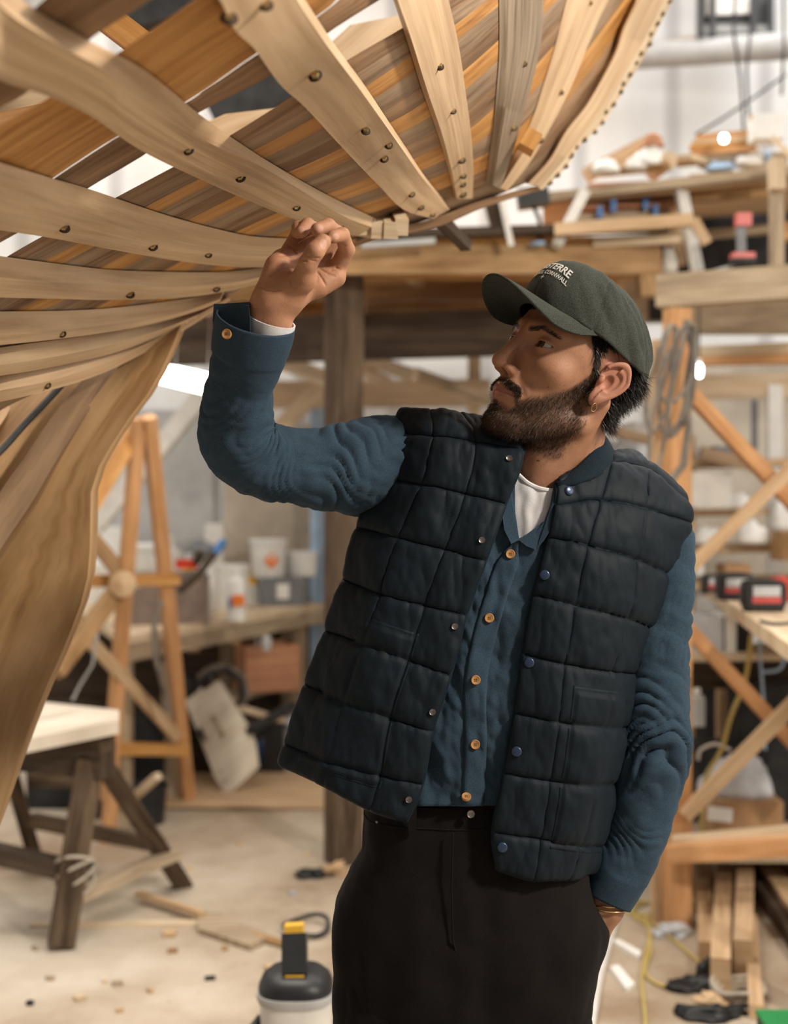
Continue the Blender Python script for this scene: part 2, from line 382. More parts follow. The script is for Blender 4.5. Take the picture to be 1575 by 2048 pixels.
RIBS = [
 # name material, shared edge, other face edge, strip outer edge, bolts
 ('rib', [(-60,-90),(0,10),(100,80),(203,137),(240,168),(396,274),(508,325),(610,386),(686,432),(765,462)],
         [(-60,110),(0,160),(96,193),(180,232),(280,300),(416,366),(508,406),(584,437),(660,462),(742,477)],
         [(-20,-100),(46,0),(168,76),(284,137),(406,234),(508,305),(610,366),(686,406),(770,446)], [(376,300),(480,355),(592,414),(680,455)]),
 ('rib', [(-60,360),(0,380),(102,411),(203,442),(305,470),(420,493),(540,503),(640,500)],
         [(-60,446),(0,460),(102,476),(228,500),(356,522),(457,533),(540,534),(610,525)],
         [(-60,305),(0,325),(102,356),(178,378),(325,428),(442,460),(518,474),(640,478)], [(127,455),(305,493),(416,509)]),
 ('rib', [(-60,548),(0,555),(127,565),(254,570),(356,573),(457,566),(530,552)],
         [(-60,592),(0,595),(120,598),(213,600),(356,596),(457,582),(530,564)],
         [(-60,500),(0,512),(127,529),(228,540),(356,544),(457,543),(530,534)], [(259,588),(432,577)]),
 ('rib', [(-60,669),(0,667),(127,659),(254,644),(356,626),(440,598)],
         [(-60,694),(0,690),(100,680),(203,666),(305,648),(400,620),(440,603)],
         [(-60,624),(0,623),(142,621),(254,613),(396,593),(450,575)], [(124,668)]),
 ('rib', [(-60,740),(0,730),(100,715),(228,688),(330,656),(400,628)],
         [(-60,764),(0,752),(100,735),(228,706),(330,668),(400,634)],
         [(-60,705),(0,695),(152,674),(254,654),(340,636),(400,616)], []),
 ('rib', [(-60,795),(0,781),(102,761),(203,728),(305,681),(400,628),(455,596)],
         [(-60,818),(0,804),(102,780),(203,747),(305,697),(401,640),(462,600)],
         [(-60,768),(0,753),(102,733),(203,705),(305,670),(390,618),(450,590)], [(94,771)]),
 ('rib', [(560,-60),(594,0),(650,86),(711,168),(762,239),(805,300),(841,352),(875,392),(897,420)],
         [(400,-60),(440,0),(470,60),(508,97),(559,168),(610,215),(681,292),(752,366),(805,418),(866,438)],
         [(575,-60),(610,0),(665,84),(724,164),(772,236),(812,296),(846,348),(880,390),(899,418)], [(630,150),(731,261),(768,317),(777,290),(457,33),(531,8),(823,388),(841,414),(864,428)]),
 ('rib', [(775,-60),(795,0),(823,81),(853,178),(879,254),(899,325),(914,398)],
         [(885,-60),(897,0),(917,91),(932,193),(940,254),(946,330),(945,397)],
         [(765,-60),(786,0),(813,81),(843,178),(870,254),(892,325),(909,396)], [(879,132),(905,221),(922,319),(925,350),(925,368),(925,388)]),
 ('old_rib', [(1034,-60),(1029,0),(1024,102),(1016,178),(1006,244),(993,325),(985,370)],
         [(1092,-60),(1087,0),(1082,81),(1067,152),(1049,218),(1031,284),(1012,345),(1000,378)],
         [(1000,-60),(998,0),(998,102),(993,178),(986,254),(976,325),(970,368)], [(1047,127),(1026,254)]),
 ('rib', [(1200,-60),(1171,0),(1151,51),(1125,122),(1100,188),(1080,239),(1058,284),(1029,330),(1000,376)],
         [(1245,-60),(1217,0),(1197,40),(1171,101),(1151,152),(1125,208),(1095,264),(1059,325),(1014,382)],
         [(1155,-60),(1133,0),(1110,91),(1085,173),(1067,229),(1048,272),(1020,322),(992,370)], [(1120,183),(1080,280),(1179,5)]),
 ('rib', [(1310,-60),(1275,0),(1247,56),(1232,102),(1207,152),(1171,213),(1131,264),(1100,318),(1055,368)],
         [(1352,-60),(1326,0),(1298,56),(1263,117),(1232,170),(1207,213),(1171,264),(1131,315),(1082,374)],
         [(1300,-60),(1267,0),(1240,56),(1224,102),(1199,152),(1163,213),(1124,264),(1094,316),(1050,366)], []),
]
def bolt(parent, px, py, dd=-.003):
    c = P(px, py, float(D([(px, py)])[0])+dd); m = MB()
    R = Matrix.Rotation(math.pi/2-.5, 3, 'X')@Matrix.Rotation(random.uniform(-.3, .3), 3, 'Y')
    s = random.uniform(.6, .85)
    m.lathe([(0, -.004), (.0062*s, -.004), (.0062*s, .003), (0, .003)], c, 6, rot=R, mi=0)
    m.lathe([(0, -.001), (.0105*s, -.001), (.0098*s, .001), (0, .001)], c+Vector((0, .0035, 0)), 12, rot=R, mi=1)
    return m.build('screw', [M['brass'], M['old_dark']], parent)
for nm, sh, ot, st, bolts in RIBS:
    a = rail(sh, 44); b = rail(ot, 44); c = rail(st, 44, .05); d = b+(c-a)
    r = MB().rails([a, b, d, c]).build('rib', M['rib_old' if nm == 'old_rib' else 'rib'], boat, smooth=True)
    if nm == 'old_rib': r['label'] = 'dark weathered rib'
    for q in bolts: bolt(r, *q)
# shim block wedged by the lower rib ends, planking edge with bolt ends, keel
MB().beam(P(1050,300,2.5), P(1068,268,2.5), .05, .03).build('block', M['orange'], boat)
e1 = [(1352,-60),(1326,0),(1298,56),(1263,117),(1232,170),(1207,213),(1171,264),(1131,315),(1075,376)]
e2 = [(1372,-60),(1344,0),(1313,61),(1283,122),(1242,188),(1207,244),(1161,290),(1131,335),(1085,380)]
pe = MB().rails([rail(e1,40,.01), rail(e2,40,.02), rail(e2,40,.06), rail(e1,40,.06)]).build('plank', M['pine_pale'], boat)
pe['label'] = 'pale planking edge studded with bolt ends'
ed = resample(e2, 24)
for i in range(2, 23):
    bolt(pe, ed[i][0]-random.uniform(2, 12), ed[i][1]+random.uniform(-3, 3), 0.012)
kt = [(520,556),(700,488),(770,462),(866,437),(960,402),(1060,374),(1085,372)]
kb = [(520,566),(700,497),(775,475),(880,452),(965,416),(1060,386),(1085,380)]
MB().rails([rail(kt,30,.03), rail(kb,30,.03), rail(kb,30,.08), rail(kt,30,.08)]).build('keel', M['brown'], boat)
# rib heels poking out past the keel line
for q, w_ in (((690,425),.030),((712,432),.028),((735,440),.028),((757,447),.026),((782,447),.026),((803,441),.024)):
    MB().beam(P(q[0],q[1]+14,2.32), P(q[0]-14,q[1]-12,2.42), w_, .03).build('rib_heel', M['pine_pale'], boat)
MB().beam(P(870,430,2.6), P(932,492,2.75), .022, .022).build('brace', M['old_dark'], boat)
# deadwood boards sweeping down to the left
def board(name, e1, e2, m, d1, th, label=None):
    n = 40; a = resample(e1, n); b = resample(e2, n)
    dd = np.interp(np.linspace(0, 1, n), [0, 1], d1)
    A = PA(np.column_stack([a, dd])); B = PA(np.column_stack([b, dd+.02])); 
    nrm = np.array([0, 1, .1])*th
    o = MB().rails([A, B, B+nrm, A+nrm]).build(name, M[m], boat, smooth=True)
    if label: o['label'] = label
    return o
board('deadwood_board', [(366,640),(332,720),(300,780),(262,830),(216,900),(186,960),(181,1000),(180,1090),(170,1180),(130,1290),(90,1380),(50,1480),(0,1620),(-60,1800),(-100,2100),(-120,2450),(-130,2740)],
      [(362,640),(290,680),(235,735),(185,800),(120,900),(60,1000),(0,1090),(-60,1200),(-100,1300),(-130,1400),(-150,1500),(-170,1650),(-190,1850),(-215,2150),(-230,2450),(-240,2740)], 'stem', (2.42, 2.05), .06, 'broad oak board with flowing grain')
board('deadwood_board', [(372,636),(290,690),(235,745),(185,810),(120,910),(60,1010),(0,1100),(-60,1200)],
      [(350,634),(280,665),(215,715),(160,765),(100,840),(45,920),(0,985),(-60,1090)], 'stem_shaded', (2.50, 2.22), .05)
board('deadwood_board', [(355,632),(270,672),(200,725),(140,790),(85,865),(35,940),(-5,1010),(-60,1100)],
      [(300,640),(240,668),(150,740),(95,800),(50,850),(20,885),(-10,908),(-60,960)], 'stem', (2.56, 2.3), .05)
board('deadwood_board', [(330,630),(240,664),(150,734),(95,790),(50,838),(0,898),(-60,945)],
      [(200,640),(140,680),(60,740),(0,790),(-40,830),(-60,850),(-80,870)], 'stem', (2.62, 2.36), .05)
board('deadwood_board', [(120,740),(60,765),(30,800),(0,850),(-60,910)],
      [(60,700),(0,740),(-30,770),(-60,800),(-100,840)], 'stem', (2.6, 2.3), .05)
# dark tube drawn along the black gap line between the two inner boards
sp = resample([(150,742),(95,801),(50,848),(0,903),(-60,955)], 24)
MB().tube(PA(np.column_stack([sp, np.linspace(2.46, 2.22, 24)])), .006, 6).build('dark_gap_line', M['dark'], boat)
# support shores that carry the hull, standing on the floor out of frame
# ---------------------------------------------------------------- implicit surfaces (skin)
def smin(a, b, k):
    h = np.clip(.5+.5*(b-a)/k, 0, 1); return b*(1-h)+a*h-k*h*(1-h)
def smax(a, b, k): return -smin(-a, -b, k)
def ell(p, c, r):
    q = (p-np.array(c))/np.array(r); k0 = np.linalg.norm(q, axis=1); k1 = np.linalg.norm(q/np.array(r), axis=1)+1e-9
    return k0*(k0-1)/k1
def cap_(p, a, b, ra, rb):
    a = np.array(a, float); b = np.array(b, float); ab = b-a; t = np.clip(((p-a)@ab)/(ab@ab), 0, 1)
    return np.linalg.norm(p-a-t[:, None]*ab, axis=1)-(ra+(rb-ra)*t)
def surfnet(f, lo, hi, h, B=12, slack=1.3):
    lo = np.array(lo, float); nb = np.ceil((np.array(hi)-lo)/(h*B)).astype(int)
    G = np.stack(np.meshgrid(*[np.arange(n) for n in nb], indexing='ij'), -1).reshape(-1, 3)
    keep = np.abs(f(lo+(G+.5)*B*h)) < B*h*.9*slack
    G = G[keep]; n1 = B+1
    loc = np.stack(np.meshgrid(*[np.arange(n1)]*3, indexing='ij'), -1).reshape(-1, 3)
    gi = (G[:, None]*B+loc[None]).reshape(-1, 3)
    Sv = np.empty(len(gi))
    for i in range(0, len(gi), 400000): Sv[i:i+400000] = f(lo+gi[i:i+400000]*h)
    Sv = Sv.reshape(len(G), n1, n1, n1); I = Sv < 0
    c = np.zeros((len(G), B, B, B), int)
    for dx in (0, 1):
        for dy in (0, 1):
            for dz in (0, 1): c += I[:, dx:dx+B, dy:dy+B, dz:dz+B]
    act = np.argwhere((c > 0) & (c < 8)); N = nb*B+2
    def key(q): return (q[..., 0]*N[1]+q[..., 1])*N[2]+q[..., 2]
    cell = G[act[:, 0]]*B+act[:, 1:]
    acc = np.zeros((len(act), 3)); cnt = np.zeros(len(act))
    cor = [(x, y, z) for x in (0, 1) for y in (0, 1) for z in (0, 1)]
    val = {q: Sv[act[:, 0], act[:, 1]+q[0], act[:, 2]+q[1], act[:, 3]+q[2]] for q in cor}
    for q in cor:
        for ax in range(3):
            if q[ax] == 0:
                w = list(q); w[ax] = 1; w = tuple(w); a, b = val[q], val[w]; m = (a < 0) != (b < 0)
                t = np.where(m, a/(a-b+1e-12), 0); pt = np.tile(np.array(q, float), (len(act), 1)); pt[:, ax] += t
                acc[m] += pt[m]; cnt[m] += 1
    V = lo+(cell+acc/cnt[:, None])*h
    ks = key(cell); order = np.argsort(ks); kss = ks[order]
    F_ = []
    for ax in range(3):
        s0 = [slice(0, B)]*3; s1 = [slice(0, B)]*3; s1[ax] = slice(1, B+1)
        A = I[(slice(None), *s0)]; Bb = I[(slice(None), *s1)]
        e = np.argwhere(A != Bb); g = G[e[:, 0]]*B+e[:, 1:]; fl = A[tuple(e.T)]
        u, v = (ax+1) % 3, (ax+2) % 3; Q = []
        for du, dv in ((0, 0), (-1, 0), (-1, -1), (0, -1)):
            q = g.copy(); q[:, u] += du; q[:, v] += dv; kk = key(q)
            j = np.clip(np.searchsorted(kss, kk), 0, len(kss)-1); Q.append(np.where((kss[j] == kk) & (q.min(1) >= 0), order[j], -1))
        Q = np.stack(Q, 1); ok = (Q >= 0).all(1); Q = Q[ok]; fl = fl[ok]
        Q[~fl] = Q[~fl][:, ::-1]; F_.append(Q)
    return V, np.concatenate(F_)
def grad(f, V, e=.0008):
    g = np.stack([f(V+np.eye(3)[i]*e)-f(V-np.eye(3)[i]*e) for i in range(3)], 1)
    return g/(np.linalg.norm(g, axis=1, keepdims=True)+1e-9)
from mathutils import noise as _nz
def fbm(V, s, o=3):
    return np.array([_nz.fractal(Vector(p*s), .8, 2.0, o) for p in np.asarray(V, float)])

# ---------------------------------------------------------------- head frame: x right of the man, y forward, z up
def _rot(a, b, c):
    return np.array((Matrix.Rotation(a, 3, 'Z')@Matrix.Rotation(b, 3, 'X')@Matrix.Rotation(c, 3, 'Y')))
HR = _rot(math.radians(125), math.radians(17), math.radians(-12)); HS = 1.06
HO = np.array([0.2545, 1.915, 1.638])
def toW(p): return (np.atleast_2d(p)*HS)@HR.T+HO
def toL(p): return ((np.atleast_2d(p)-HO)@HR)/HS

def ear_sdf(p):
    c = np.array([.0800, -.012, -.002]); a = math.radians(24)
    q = p-c; u = -(q[:, 1]*math.cos(a))+q[:, 0]*math.sin(a); w = q[:, 0]*math.cos(a)+q[:, 1]*math.sin(a); v = q[:, 2]
    be = .40; u, v = u*math.cos(be)-v*math.sin(be), u*math.sin(be)+v*math.cos(be)
    hw = np.interp(v, [-.034, -.02, 0, .015, .034], [.012, .0145, .0195, .0225, .019]); hh = .0345
    rad = np.sqrt((u/hw)**2+(v/hh)**2)
    dE = (rad-1)*hw
    disc = np.sqrt(np.maximum(dE+.001, 0)**2+np.maximum(np.abs(w-.001)-.0012, 0)**2)-.0010; conch = ell(np.stack([u, v, w], 1), (-.004, -.002, .006), (.0075, .0115, .0085)); stalk = ell(np.stack([u, v, w], 1), (-.004, 0, -.008), (.011, .020, .009))
    rim = np.sqrt((dE+.0024)**2+(w-.0055)**2)-.0029
    rim = np.where((u < -.004) & (v < .012), rim+np.clip((.012-v)*.25, 0, .006)+.001, rim)
    d2 = (np.sqrt(((u-.001)/(hw*.56))**2+((v-.002)/(hh*.56))**2)-1)*hw*.56
    anti = np.where(u > -.003, np.sqrt(d2**2+(w-.0040)**2)-.0030, .01)
    lobe = ell(np.stack([u, v, w], 1), (-.002, -.028, .001), (.0095, .0105, .0045))
    trag = ell(np.stack([u, v, w], 1), (-.0135, -.006, .005), (.0042, .0065, .0045))
    r = smin(smin(disc, stalk, .003), anti, .0025); r = smax(r, -conch, .002); r = smin(r, rim, .0022); r = smin(r, lobe, .005); r = smin(r, trag, .0025)
    return r*HS
def head_l(p):
    X = np.column_stack([np.abs(p[:, 0]), p[:, 1:]])
    d = ell(X, (0, -.014, .038), (.0765, .096, .083))
    d = smin(d, ell(X, (0, .030, .002), (.061, .060, .080)), .03)
    d = smin(d, ell(X, (0, .040, -.058), (.049, .048, .046)), .025)
    d = smin(d, ell(X, (.040, .054, -.016), (.024, .026, .020)), .018)
    d = smin(d, cap_(X, (.054, -.004, -.066), (.020, .066, -.100), .015, .017), .020)
    d = smin(d, ell(X, (0, .080, -.100), (.023, .018, .018)), .016)
    d = smin(d, cap_(X, (.010, .088, .036), (.046, .068, .035), .0085, .0075), .012)
    d = smax(d, -ell(X, (.032, .094, .012), (.019, .014, .0125)), .012)
    d = smin(d, cap_(X, (0, .091, .024), (0, .1145, -.020), .0068, .0078), .010)
    d = smin(d, ell(X, (0, .1155, -.0268), (.0080, .0092, .0080)), .009)
    d = smin(d, ell(X, (.0112, .0990, -.0312), (.0068, .0125, .0066)), .006)
    d = smax(d, -ell(X, (.0068, .1075, -.0385), (.0038, .0065, .0040)), .003)
    d = smin(d, ell(X, (0, .080, -.060), (.028, .021, .024)), .014)
    d = smin(d, cap_(X, (.0, .1012, -.0545), (.023, .087, -.0615), .0048, .0022), .005)
    d = smin(d, cap_(X, (.0, .0985, -.0675), (.020, .0865, -.0645), .0062, .0026), .005)
    d = smax(d, -cap_(X, (0, .108, -.0610), (.0265, .0895, -.0630), .0014, .0008), .003)
    # nasolabial fold
    d = smax(d, -cap_(X, (.0200, .0975, -.030), (.0335, .083, -.058), .0012, .0016), .007)
    lid = ell(X, (.032, .0735, .0135), (.0142, .0142, .0142))
    slit = ((X[:, 0]-.0325)/.0140)**2+((X[:, 2]-.0132-.06*(X[:, 0]-.032))/.0040)**2-1
    lid = smax(lid, -(slit*.004), .0015)
    inner = np.linalg.norm(X-np.array([.032, .0735, .0135]), axis=1)-.0122
    d = smin(d, smax(lid, -inner, .0008), .0035)
    d = smax(d, -np.maximum(slit*.004, ell(X, (.032, .088, .0135), (.03, .017, .02))), .0015)
    d = smin(d*HS, ear_sdf(X), .004*HS)
    return d
NB = np.array(P(1112, 985, 1.985))
def neck_w(p):
    a = toW([(0, -.022, -.030)])[0]
    d = cap_(p, a, NB, .057, .064)
    st = np.array(P(1072, 990, 1.915)); me = toW([(-.060, -.025, -.030)])[0]; me2 = toW([(.060, -.025, -.030)])[0]
    d = smin(d, cap_(p, me, st, .013, .012), .035)
    ad = np.array(P(1072, 900, 1.90)); d = smin(d, cap_(p, ad, ad+np.array([0, .012, -.05]), .018, .018), .05)
    d = smin(d, ell(p, np.array(P(1085, 1120, 1.965)), (.175, .085, .11)), .05)
    return d
def head_w(p):
    return smin(head_l(toL(p)), neck_w(p), .016)

# ---------------------------------------------------------------- raised right hand, pinching
def hp(px, py, d): return np.array(P(px, py, d))
def hand_w(p):
    C = lambda a, b, ra, rb: cap_(p, hp(*a), hp(*b), ra, rb)
    d = C((532, 700, 1.765), (545, 612, 1.745), .025, .0255)
    d = smin(d, C((520, 700, 1.765), (527, 620, 1.748), .020, .019), .015)
    d = smin(d, C((546, 700, 1.765), (556, 620, 1.745), .019, .018), .015)
    palm = [((548, 600, 1.750), (566, 522, 1.765), .020, .017), ((556, 598, 1.752), (598, 512, 1.778), .019, .0155),
            ((566, 600, 1.752), (634, 522, 1.785), .018, .015), ((576, 600, 1.750), (664, 548, 1.780), .018, .0145)]
    for q in palm: d = smin(d, C(*q), .016)
    d = smin(d, C((545, 592, 1.738), (556, 535, 1.742), .021, .018), .018)     # heel of the palm
    d = smin(d, C((580, 588, 1.735), (610, 556, 1.716), .019, .0155), .016)    # thumb base
    d = smin(d, C((640, 572, 1.765), (672, 556, 1.772), .013, .012), .014)
    def finger(pts, rs, kb=.007):
        f = None
        for i in range(len(pts)-1):
            c = C(pts[i], pts[i+1], rs[i], rs[i+1]); f = c if f is None else smin(f, c, .0035)
        return f
    fs = [finger([(668, 548, 1.782), (693, 500, 1.760), (684, 470, 1.732), (664, 474, 1.712)], [.0135, .0108, .0098, .0085]),
          finger([(640, 520, 1.787), (672, 466, 1.775), (656, 452, 1.745), (634, 459, 1.722)], [.0135, .0108, .0100, .0088]),
          finger([(604, 508, 1.785), (626, 458, 1.785), (615, 450, 1.760), (603, 464, 1.738)], [.013, .0100, .0092, .0082]),
          finger([(574, 512, 1.775), (594, 468, 1.790), (596, 455, 1.768), (595, 466, 1.748)], [.0125, .0090, .0085, .0078])]
    for i, f in enumerate(fs): d = smin(d, f, .005 if i < 3 else .004)
    th = finger([(606, 560, 1.718), (615, 528, 1.700), (630, 502, 1.692), (645, 484, 1.698)], [.0160, .0122, .0122, .0108])
    d = smin(d, th, .006)
    for a, b, r_ in CREASES: d = smax(d, -cap_(p, a, b, r_, r_*.6), .0022)
    return d
CREASES = []
def on_ray(f, px, py, d0=1.64, d1=1.86):
    ds = np.linspace(d0, d1, 440); q = np.array([hp(px, py, x) for x in ds]); s = f(q); i = np.argmax(s < 0)
    return q[i] if s[i] < 0 else None
def creases():
    out = []
    for line, r_ in (([(578, 490), (592, 508), (606, 520), (612, 522)], .0016), ([(562, 510), (580, 514), (600, 522)], .0013), ([(540, 552), (556, 538), (574, 532), (590, 532)], .0013), ([(582, 572), (580, 558), (586, 544), (592, 530)], .0013),
                     ([(590, 576), (589, 562), (592, 552)], .0011), ([(634, 544), (644, 558), (650, 570)], .0012), ([(640, 538), (656, 548), (668, 552)], .0012), ([(520, 574), (530, 580), (545, 582), (560, 580)], .0010),
                     ([(617, 512), (628, 516), (638, 516)], .0010), ([(620, 520), (630, 522)], .0008), ([(682, 488), (690, 492)], .0010), ([(662, 540), (672, 536), (680, 540)], .0010)):
        q = [on_ray(hand_w, *x) for x in line]
        for a, b in zip(q[:-1], q[1:]):
            if a is not None and b is not None and np.linalg.norm(a-b) < .03: out.append((a, b, r_))
    CREASES.extend(out)
NAILS = [((646, 488, 1.688), .0056, .0080, .5), ((672, 472, 1.7035), .0058, .0050, 1.0), ((640, 455, 1.7135), .0055, .0065, 1.3), ((602, 459, 1.7300), .005, .006, 1.5)]
# ---------------------------------------------------------------- lowered left hand going into the pocket
def hand2_w(p):
    C = lambda a, b, ra, rb: cap_(p, hp(*a), hp(*b), ra, rb)
    d = C((1255, 1700, 1.95), (1212, 1812, 1.945), .032, .028)
    d = smin(d, C((1236, 1720, 1.95), (1196, 1800, 1.945), .022, .020), .02)
    for i, (x, y) in enumerate([(1190, 1905), (1172, 1905), (1156, 1898), (1142, 1888)]):
        d = smin(d, C((1212-6*i, 1822, 1.945), (x, y, 1.94), .018, .012), .012)
        d = smin(d, C((x, y, 1.94), (x-10, y+50, 1.93), .0105, .0085), .004)
    d = smin(d, C((1190, 1835, 1.93), (1150, 1870, 1.91), .013, .010), .008)
    return d
def body_w(p):
    C = lambda a, b, ra, rb: cap_(p, hp(*a), hp(*b), ra, rb)
    d = ell(p, hp(1070, 1120, 1.985), (.155, .07, .13)); d = smin(d, ell(p, hp(985, 1400, 1.965), (.12, .07, .2)), .06)
    d = smin(d, ell(p, hp(940, 1700, 1.955), (.14, .085, .13)), .06)
    for x in (805, 1055):
        d = smin(d, C((x, 1850, 1.95), (x, 2250, 1.95), .075, .05), .04); d = smin(d, C((x, 2250, 1.95), (x, 2880, 1.97), .048, .035), .02)
    d = smin(d, C((850, 940, 1.98), (690, 938, 1.925), .044, .036), .04); d = smin(d, C((690, 938, 1.925), (492, 890, 1.845), .036, .030), .01); d = smin(d, C((492, 890, 1.845), (532, 700, 1.765), .030, .022), .01)
    d = smin(d, C((1290, 1040, 1.99), (1308, 1440, 1.965), .044, .036), .04); d = smin(d, C((1308, 1440, 1.965), (1250, 1705, 1.95), .036, .029), .01)
    return d

def skin_mat():
    m, nt, B, N, Lk = nodes('skin')
    at = N('ShaderNodeAttribute'); at.attribute_name = 'tone'
    tc = N('ShaderNodeTexCoord'); n = N('ShaderNodeTexNoise'); n.inputs['Scale'].default_value = 55; n.inputs['Detail'].default_value = 8; Lk(tc.outputs['Object'], n.inputs[0])
    r = ramp(N, [(.3, (.80, .76, .74)), (.7, (1.1, 1.05, 1.02))]); Lk(n.outputs[0], r.inputs[0])
    mx = N('ShaderNodeMix'); mx.data_type = 'RGBA'; mx.blend_type = 'MULTIPLY'; mx.inputs[0].default_value = .8
    Lk(at.outputs['Color'], mx.inputs[6]); Lk(r.outputs[0], mx.inputs[7]); Lk(mx.outputs[2], B.inputs['Base Color'])
    B.inputs['Roughness'].default_value = .55; B.inputs['Specular IOR Level'].default_value = .32
    B.inputs['Subsurface Weight'].default_value = .12; B.inputs['Subsurface Radius'].default_value = (.012, .004, .002); B.inputs['Subsurface Scale'].default_value = .5
    n2 = N('ShaderNodeTexNoise'); n2.inputs['Scale'].default_value = 420; n2.inputs['Detail'].default_value = 3; Lk(tc.outputs['Object'], n2.inputs[0])
    b = N('ShaderNodeBump'); b.inputs['Strength'].default_value = .28; b.inputs['Distance'].default_value = .0012; Lk(n2.outputs[0], b.inputs['Height']); Lk(b.outputs[0], B.inputs['Normal'])
    return m
M['skin'] = skin_mat()
M['hair'] = plain('black_hair', (.016, .011, .009), .45, var=.3, scale=300, spec=.35)
M['beard'] = plain('dark_brown_beard', (.040, .022, .013), .5, var=.4, scale=300, spec=.3)
M['vest'] = fabric('navy_quilted_nylon', (.0042, .0082, .0130), (.0085, .0150, .0220), 900, .25, .62, 25, sheen=.05)
M['knit'] = fabric('navy_knit', (.005, .011, .017), (.010, .021, .031), 700, .5, .9, 40, sheen=.1)
M['shirt'] = fabric('blue_chambray', (.017, .034, .055), (.046, .078, .112), 1500, .35, .9, 9, sheen=.1)
M['tee'] = fabric('white_jersey', (.66, .65, .67), (.78, .77, .79), 900, .2, .9, 20, sheen=0)
M['trouser'] = fabric('black_twill', (.0062, .0046, .0043), (.012, .0095, .009), 900, .3, .92, 25, sheen=.08)
M['cap'] = fabric('olive_cotton', (.030, .034, .029), (.062, .067, .058), 650, .35, .92, 18, sheen=.1)
M['button'] = plain('wooden_button', (.50, .25, .09), .45, var=.2, scale=80)
M['snap'] = plain('metal_snap', (.25, .22, .21), .35, metal=.9, var=.1)
M['snap_blue'] = plain('blue_snap', (.035, .055, .11), .28, metal=.3, var=.1)
M['eye_w'] = plain('eye_white', (.36, .31, .28), .15, var=.03)
M['gold'] = plain('gold', (.80, .55, .28), .25, metal=1, var=.05)
M['letters'] = plain('white_print', (.62, .62, .58), .8, var=.1, scale=400)

man = thing('person', 'man in dark green cap and navy quilted vest, reaching up to the hull', 'person', (.12, 1.95, 0))
# --- tone masks in head space
def seg(p, a, b): return cap_(p, a, b, 0, 0)
def sst(x, a, b): t = np.clip((x-a)/(b-a), 0, 1); return t*t*(3-2*t)
def beard_mask(L):
    X = np.abs(L[:, 0]); y, z = L[:, 1], L[:, 2]
    Lx = np.column_stack([X, y, z])
    line = np.interp(y, [-.02, .008, .028, .045, .062, .078, .086], [-.02, .018, -.018, -.034, -.047, -.058, -.074])
    m = sst(line-z, -.004, .014)*sst(y, -.014, .008)*sst(z, -.128, -.112)*(.82+.18*sst(y, .03, .07))
    # clear patch beside and below the lips
    clear = sst(.012-seg(Lx, (.012, .094, -.066), (.022, .086, -.070)), 0, .006)*(z > -.082)
    m = m*(1-clear)*(1-sst(y, .086, .094)*(z > -.075))
    mou = sst(.0078-seg(Lx, (.003, .1010, -.0465), (.026, .089, -.0540)), 0, .005)*.85
    mou = np.maximum(mou, sst(.0055-seg(Lx, (.027, .088, -.057), (.031, .080, -.078)), 0, .003)*.9)
    soul = sst(.007-seg(Lx, (0, .094, -.077), (0, .095, -.086)), 0, .003)*.9
    chin = sst(-.084-z, 0, .006)*(y > .05)
    return np.clip(np.maximum.reduce([m, mou, soul, chin*sst(z, -.135, -.115)]), 0, 1)
def hair_mask(L):
    X = np.abs(L[:, 0]); y, z = L[:, 1], L[:, 2]
    side = (y < np.interp(z, [-.02, .02, .04, .07], [.010, .022, .034, .045])) & (z > .004) & (X > .045)
    nape = (y < -.034) & (z > -.052-(y+.04)*.1)
    ear = (np.abs(y+.014) < .022) & (z < .026)
    return (side & ~ear) | nape | (z > .06)
def brow_mask(L):
    X = np.column_stack([np.abs(L[:, 0]), L[:, 1:]])
    return sst(np.interp(X[:, 0], [.01, .03, .05], [.0040, .0036, .0016])-np.minimum(seg(X, (.013, .096, .0290), (.030, .091, .0340)), seg(X, (.030, .091, .0340), (.050, .074, .027))), -.001, .002)
def lip_mask(L):
    X = np.column_stack([np.abs(L[:, 0]), L[:, 1:]])
    return sst(.0062-np.minimum(seg(X, (0, .102, -.0575), (.022, .088, -.0622)), seg(X, (0, .101, -.0665), (.019, .088, -.0645))), 0, .0022)
skin = np.array([.36, .185, .110])
V1, F1 = surfnet(head_w, HO+np.array([-.17, -.19, -.285]), HO+np.array([.20, .2, .19]), .00135)
keep = V1[:, 2] > 1.385
L1 = toL(V1)
c1 = np.tile(skin, (len(V1), 1))
bm = beard_mask(L1)*(np.linalg.norm(L1, axis=1) < .2)*~((np.abs(L1[:, 0]) > .074) & (L1[:, 1] < .016)); hm = hair_mask(L1) & (L1[:, 2] > -.07); br = brow_mask(L1); lm = lip_mask(L1)
c1 = c1*(1-.8*bm[:, None])+np.array([.045, .024, .015])*.8*bm[:, None]
c1[hm] = (.03, .02, .016)
c1 = c1*(1-.45*br[:, None])+np.array([.05, .03, .02])*.45*br[:, None]
c1 = c1*(1-lm[:, None]*.75)+np.array([.30, .105, .08])*lm[:, None]*.75
Xa = np.abs(L1[:, 0]); ok_ear = (Xa > .074) & (np.abs(L1[:, 1]+.014) < .03) & (np.abs(L1[:, 2]) < .045)
c1[ok_ear] = (.40, .185, .12)
nos = sst(.022-np.linalg.norm(L1-np.array([0, .108, -.028]), axis=1), 0, .015)[:, None]
c1 = c1*(1-nos*.35)+np.array([.46, .19, .12])*nos*.35
for q in ((-.052, .062, -.037), (-.012, .105, -.03)):
    mk = np.linalg.norm(L1-np.array(q), axis=1) < .0016; c1[mk] = (.10, .05, .035)
mole = np.array(P(1077, 921, 1.87)); c1[np.linalg.norm((V1-mole)*np.array([1, .15, 1]), axis=1) < .0022] = (.10, .05, .03)
creases()
V2, F2 = surfnet(hand_w, hp(490, 700, 1.70)-np.array([0, .04, 0]), hp(730, 425, 1.84), .00125)
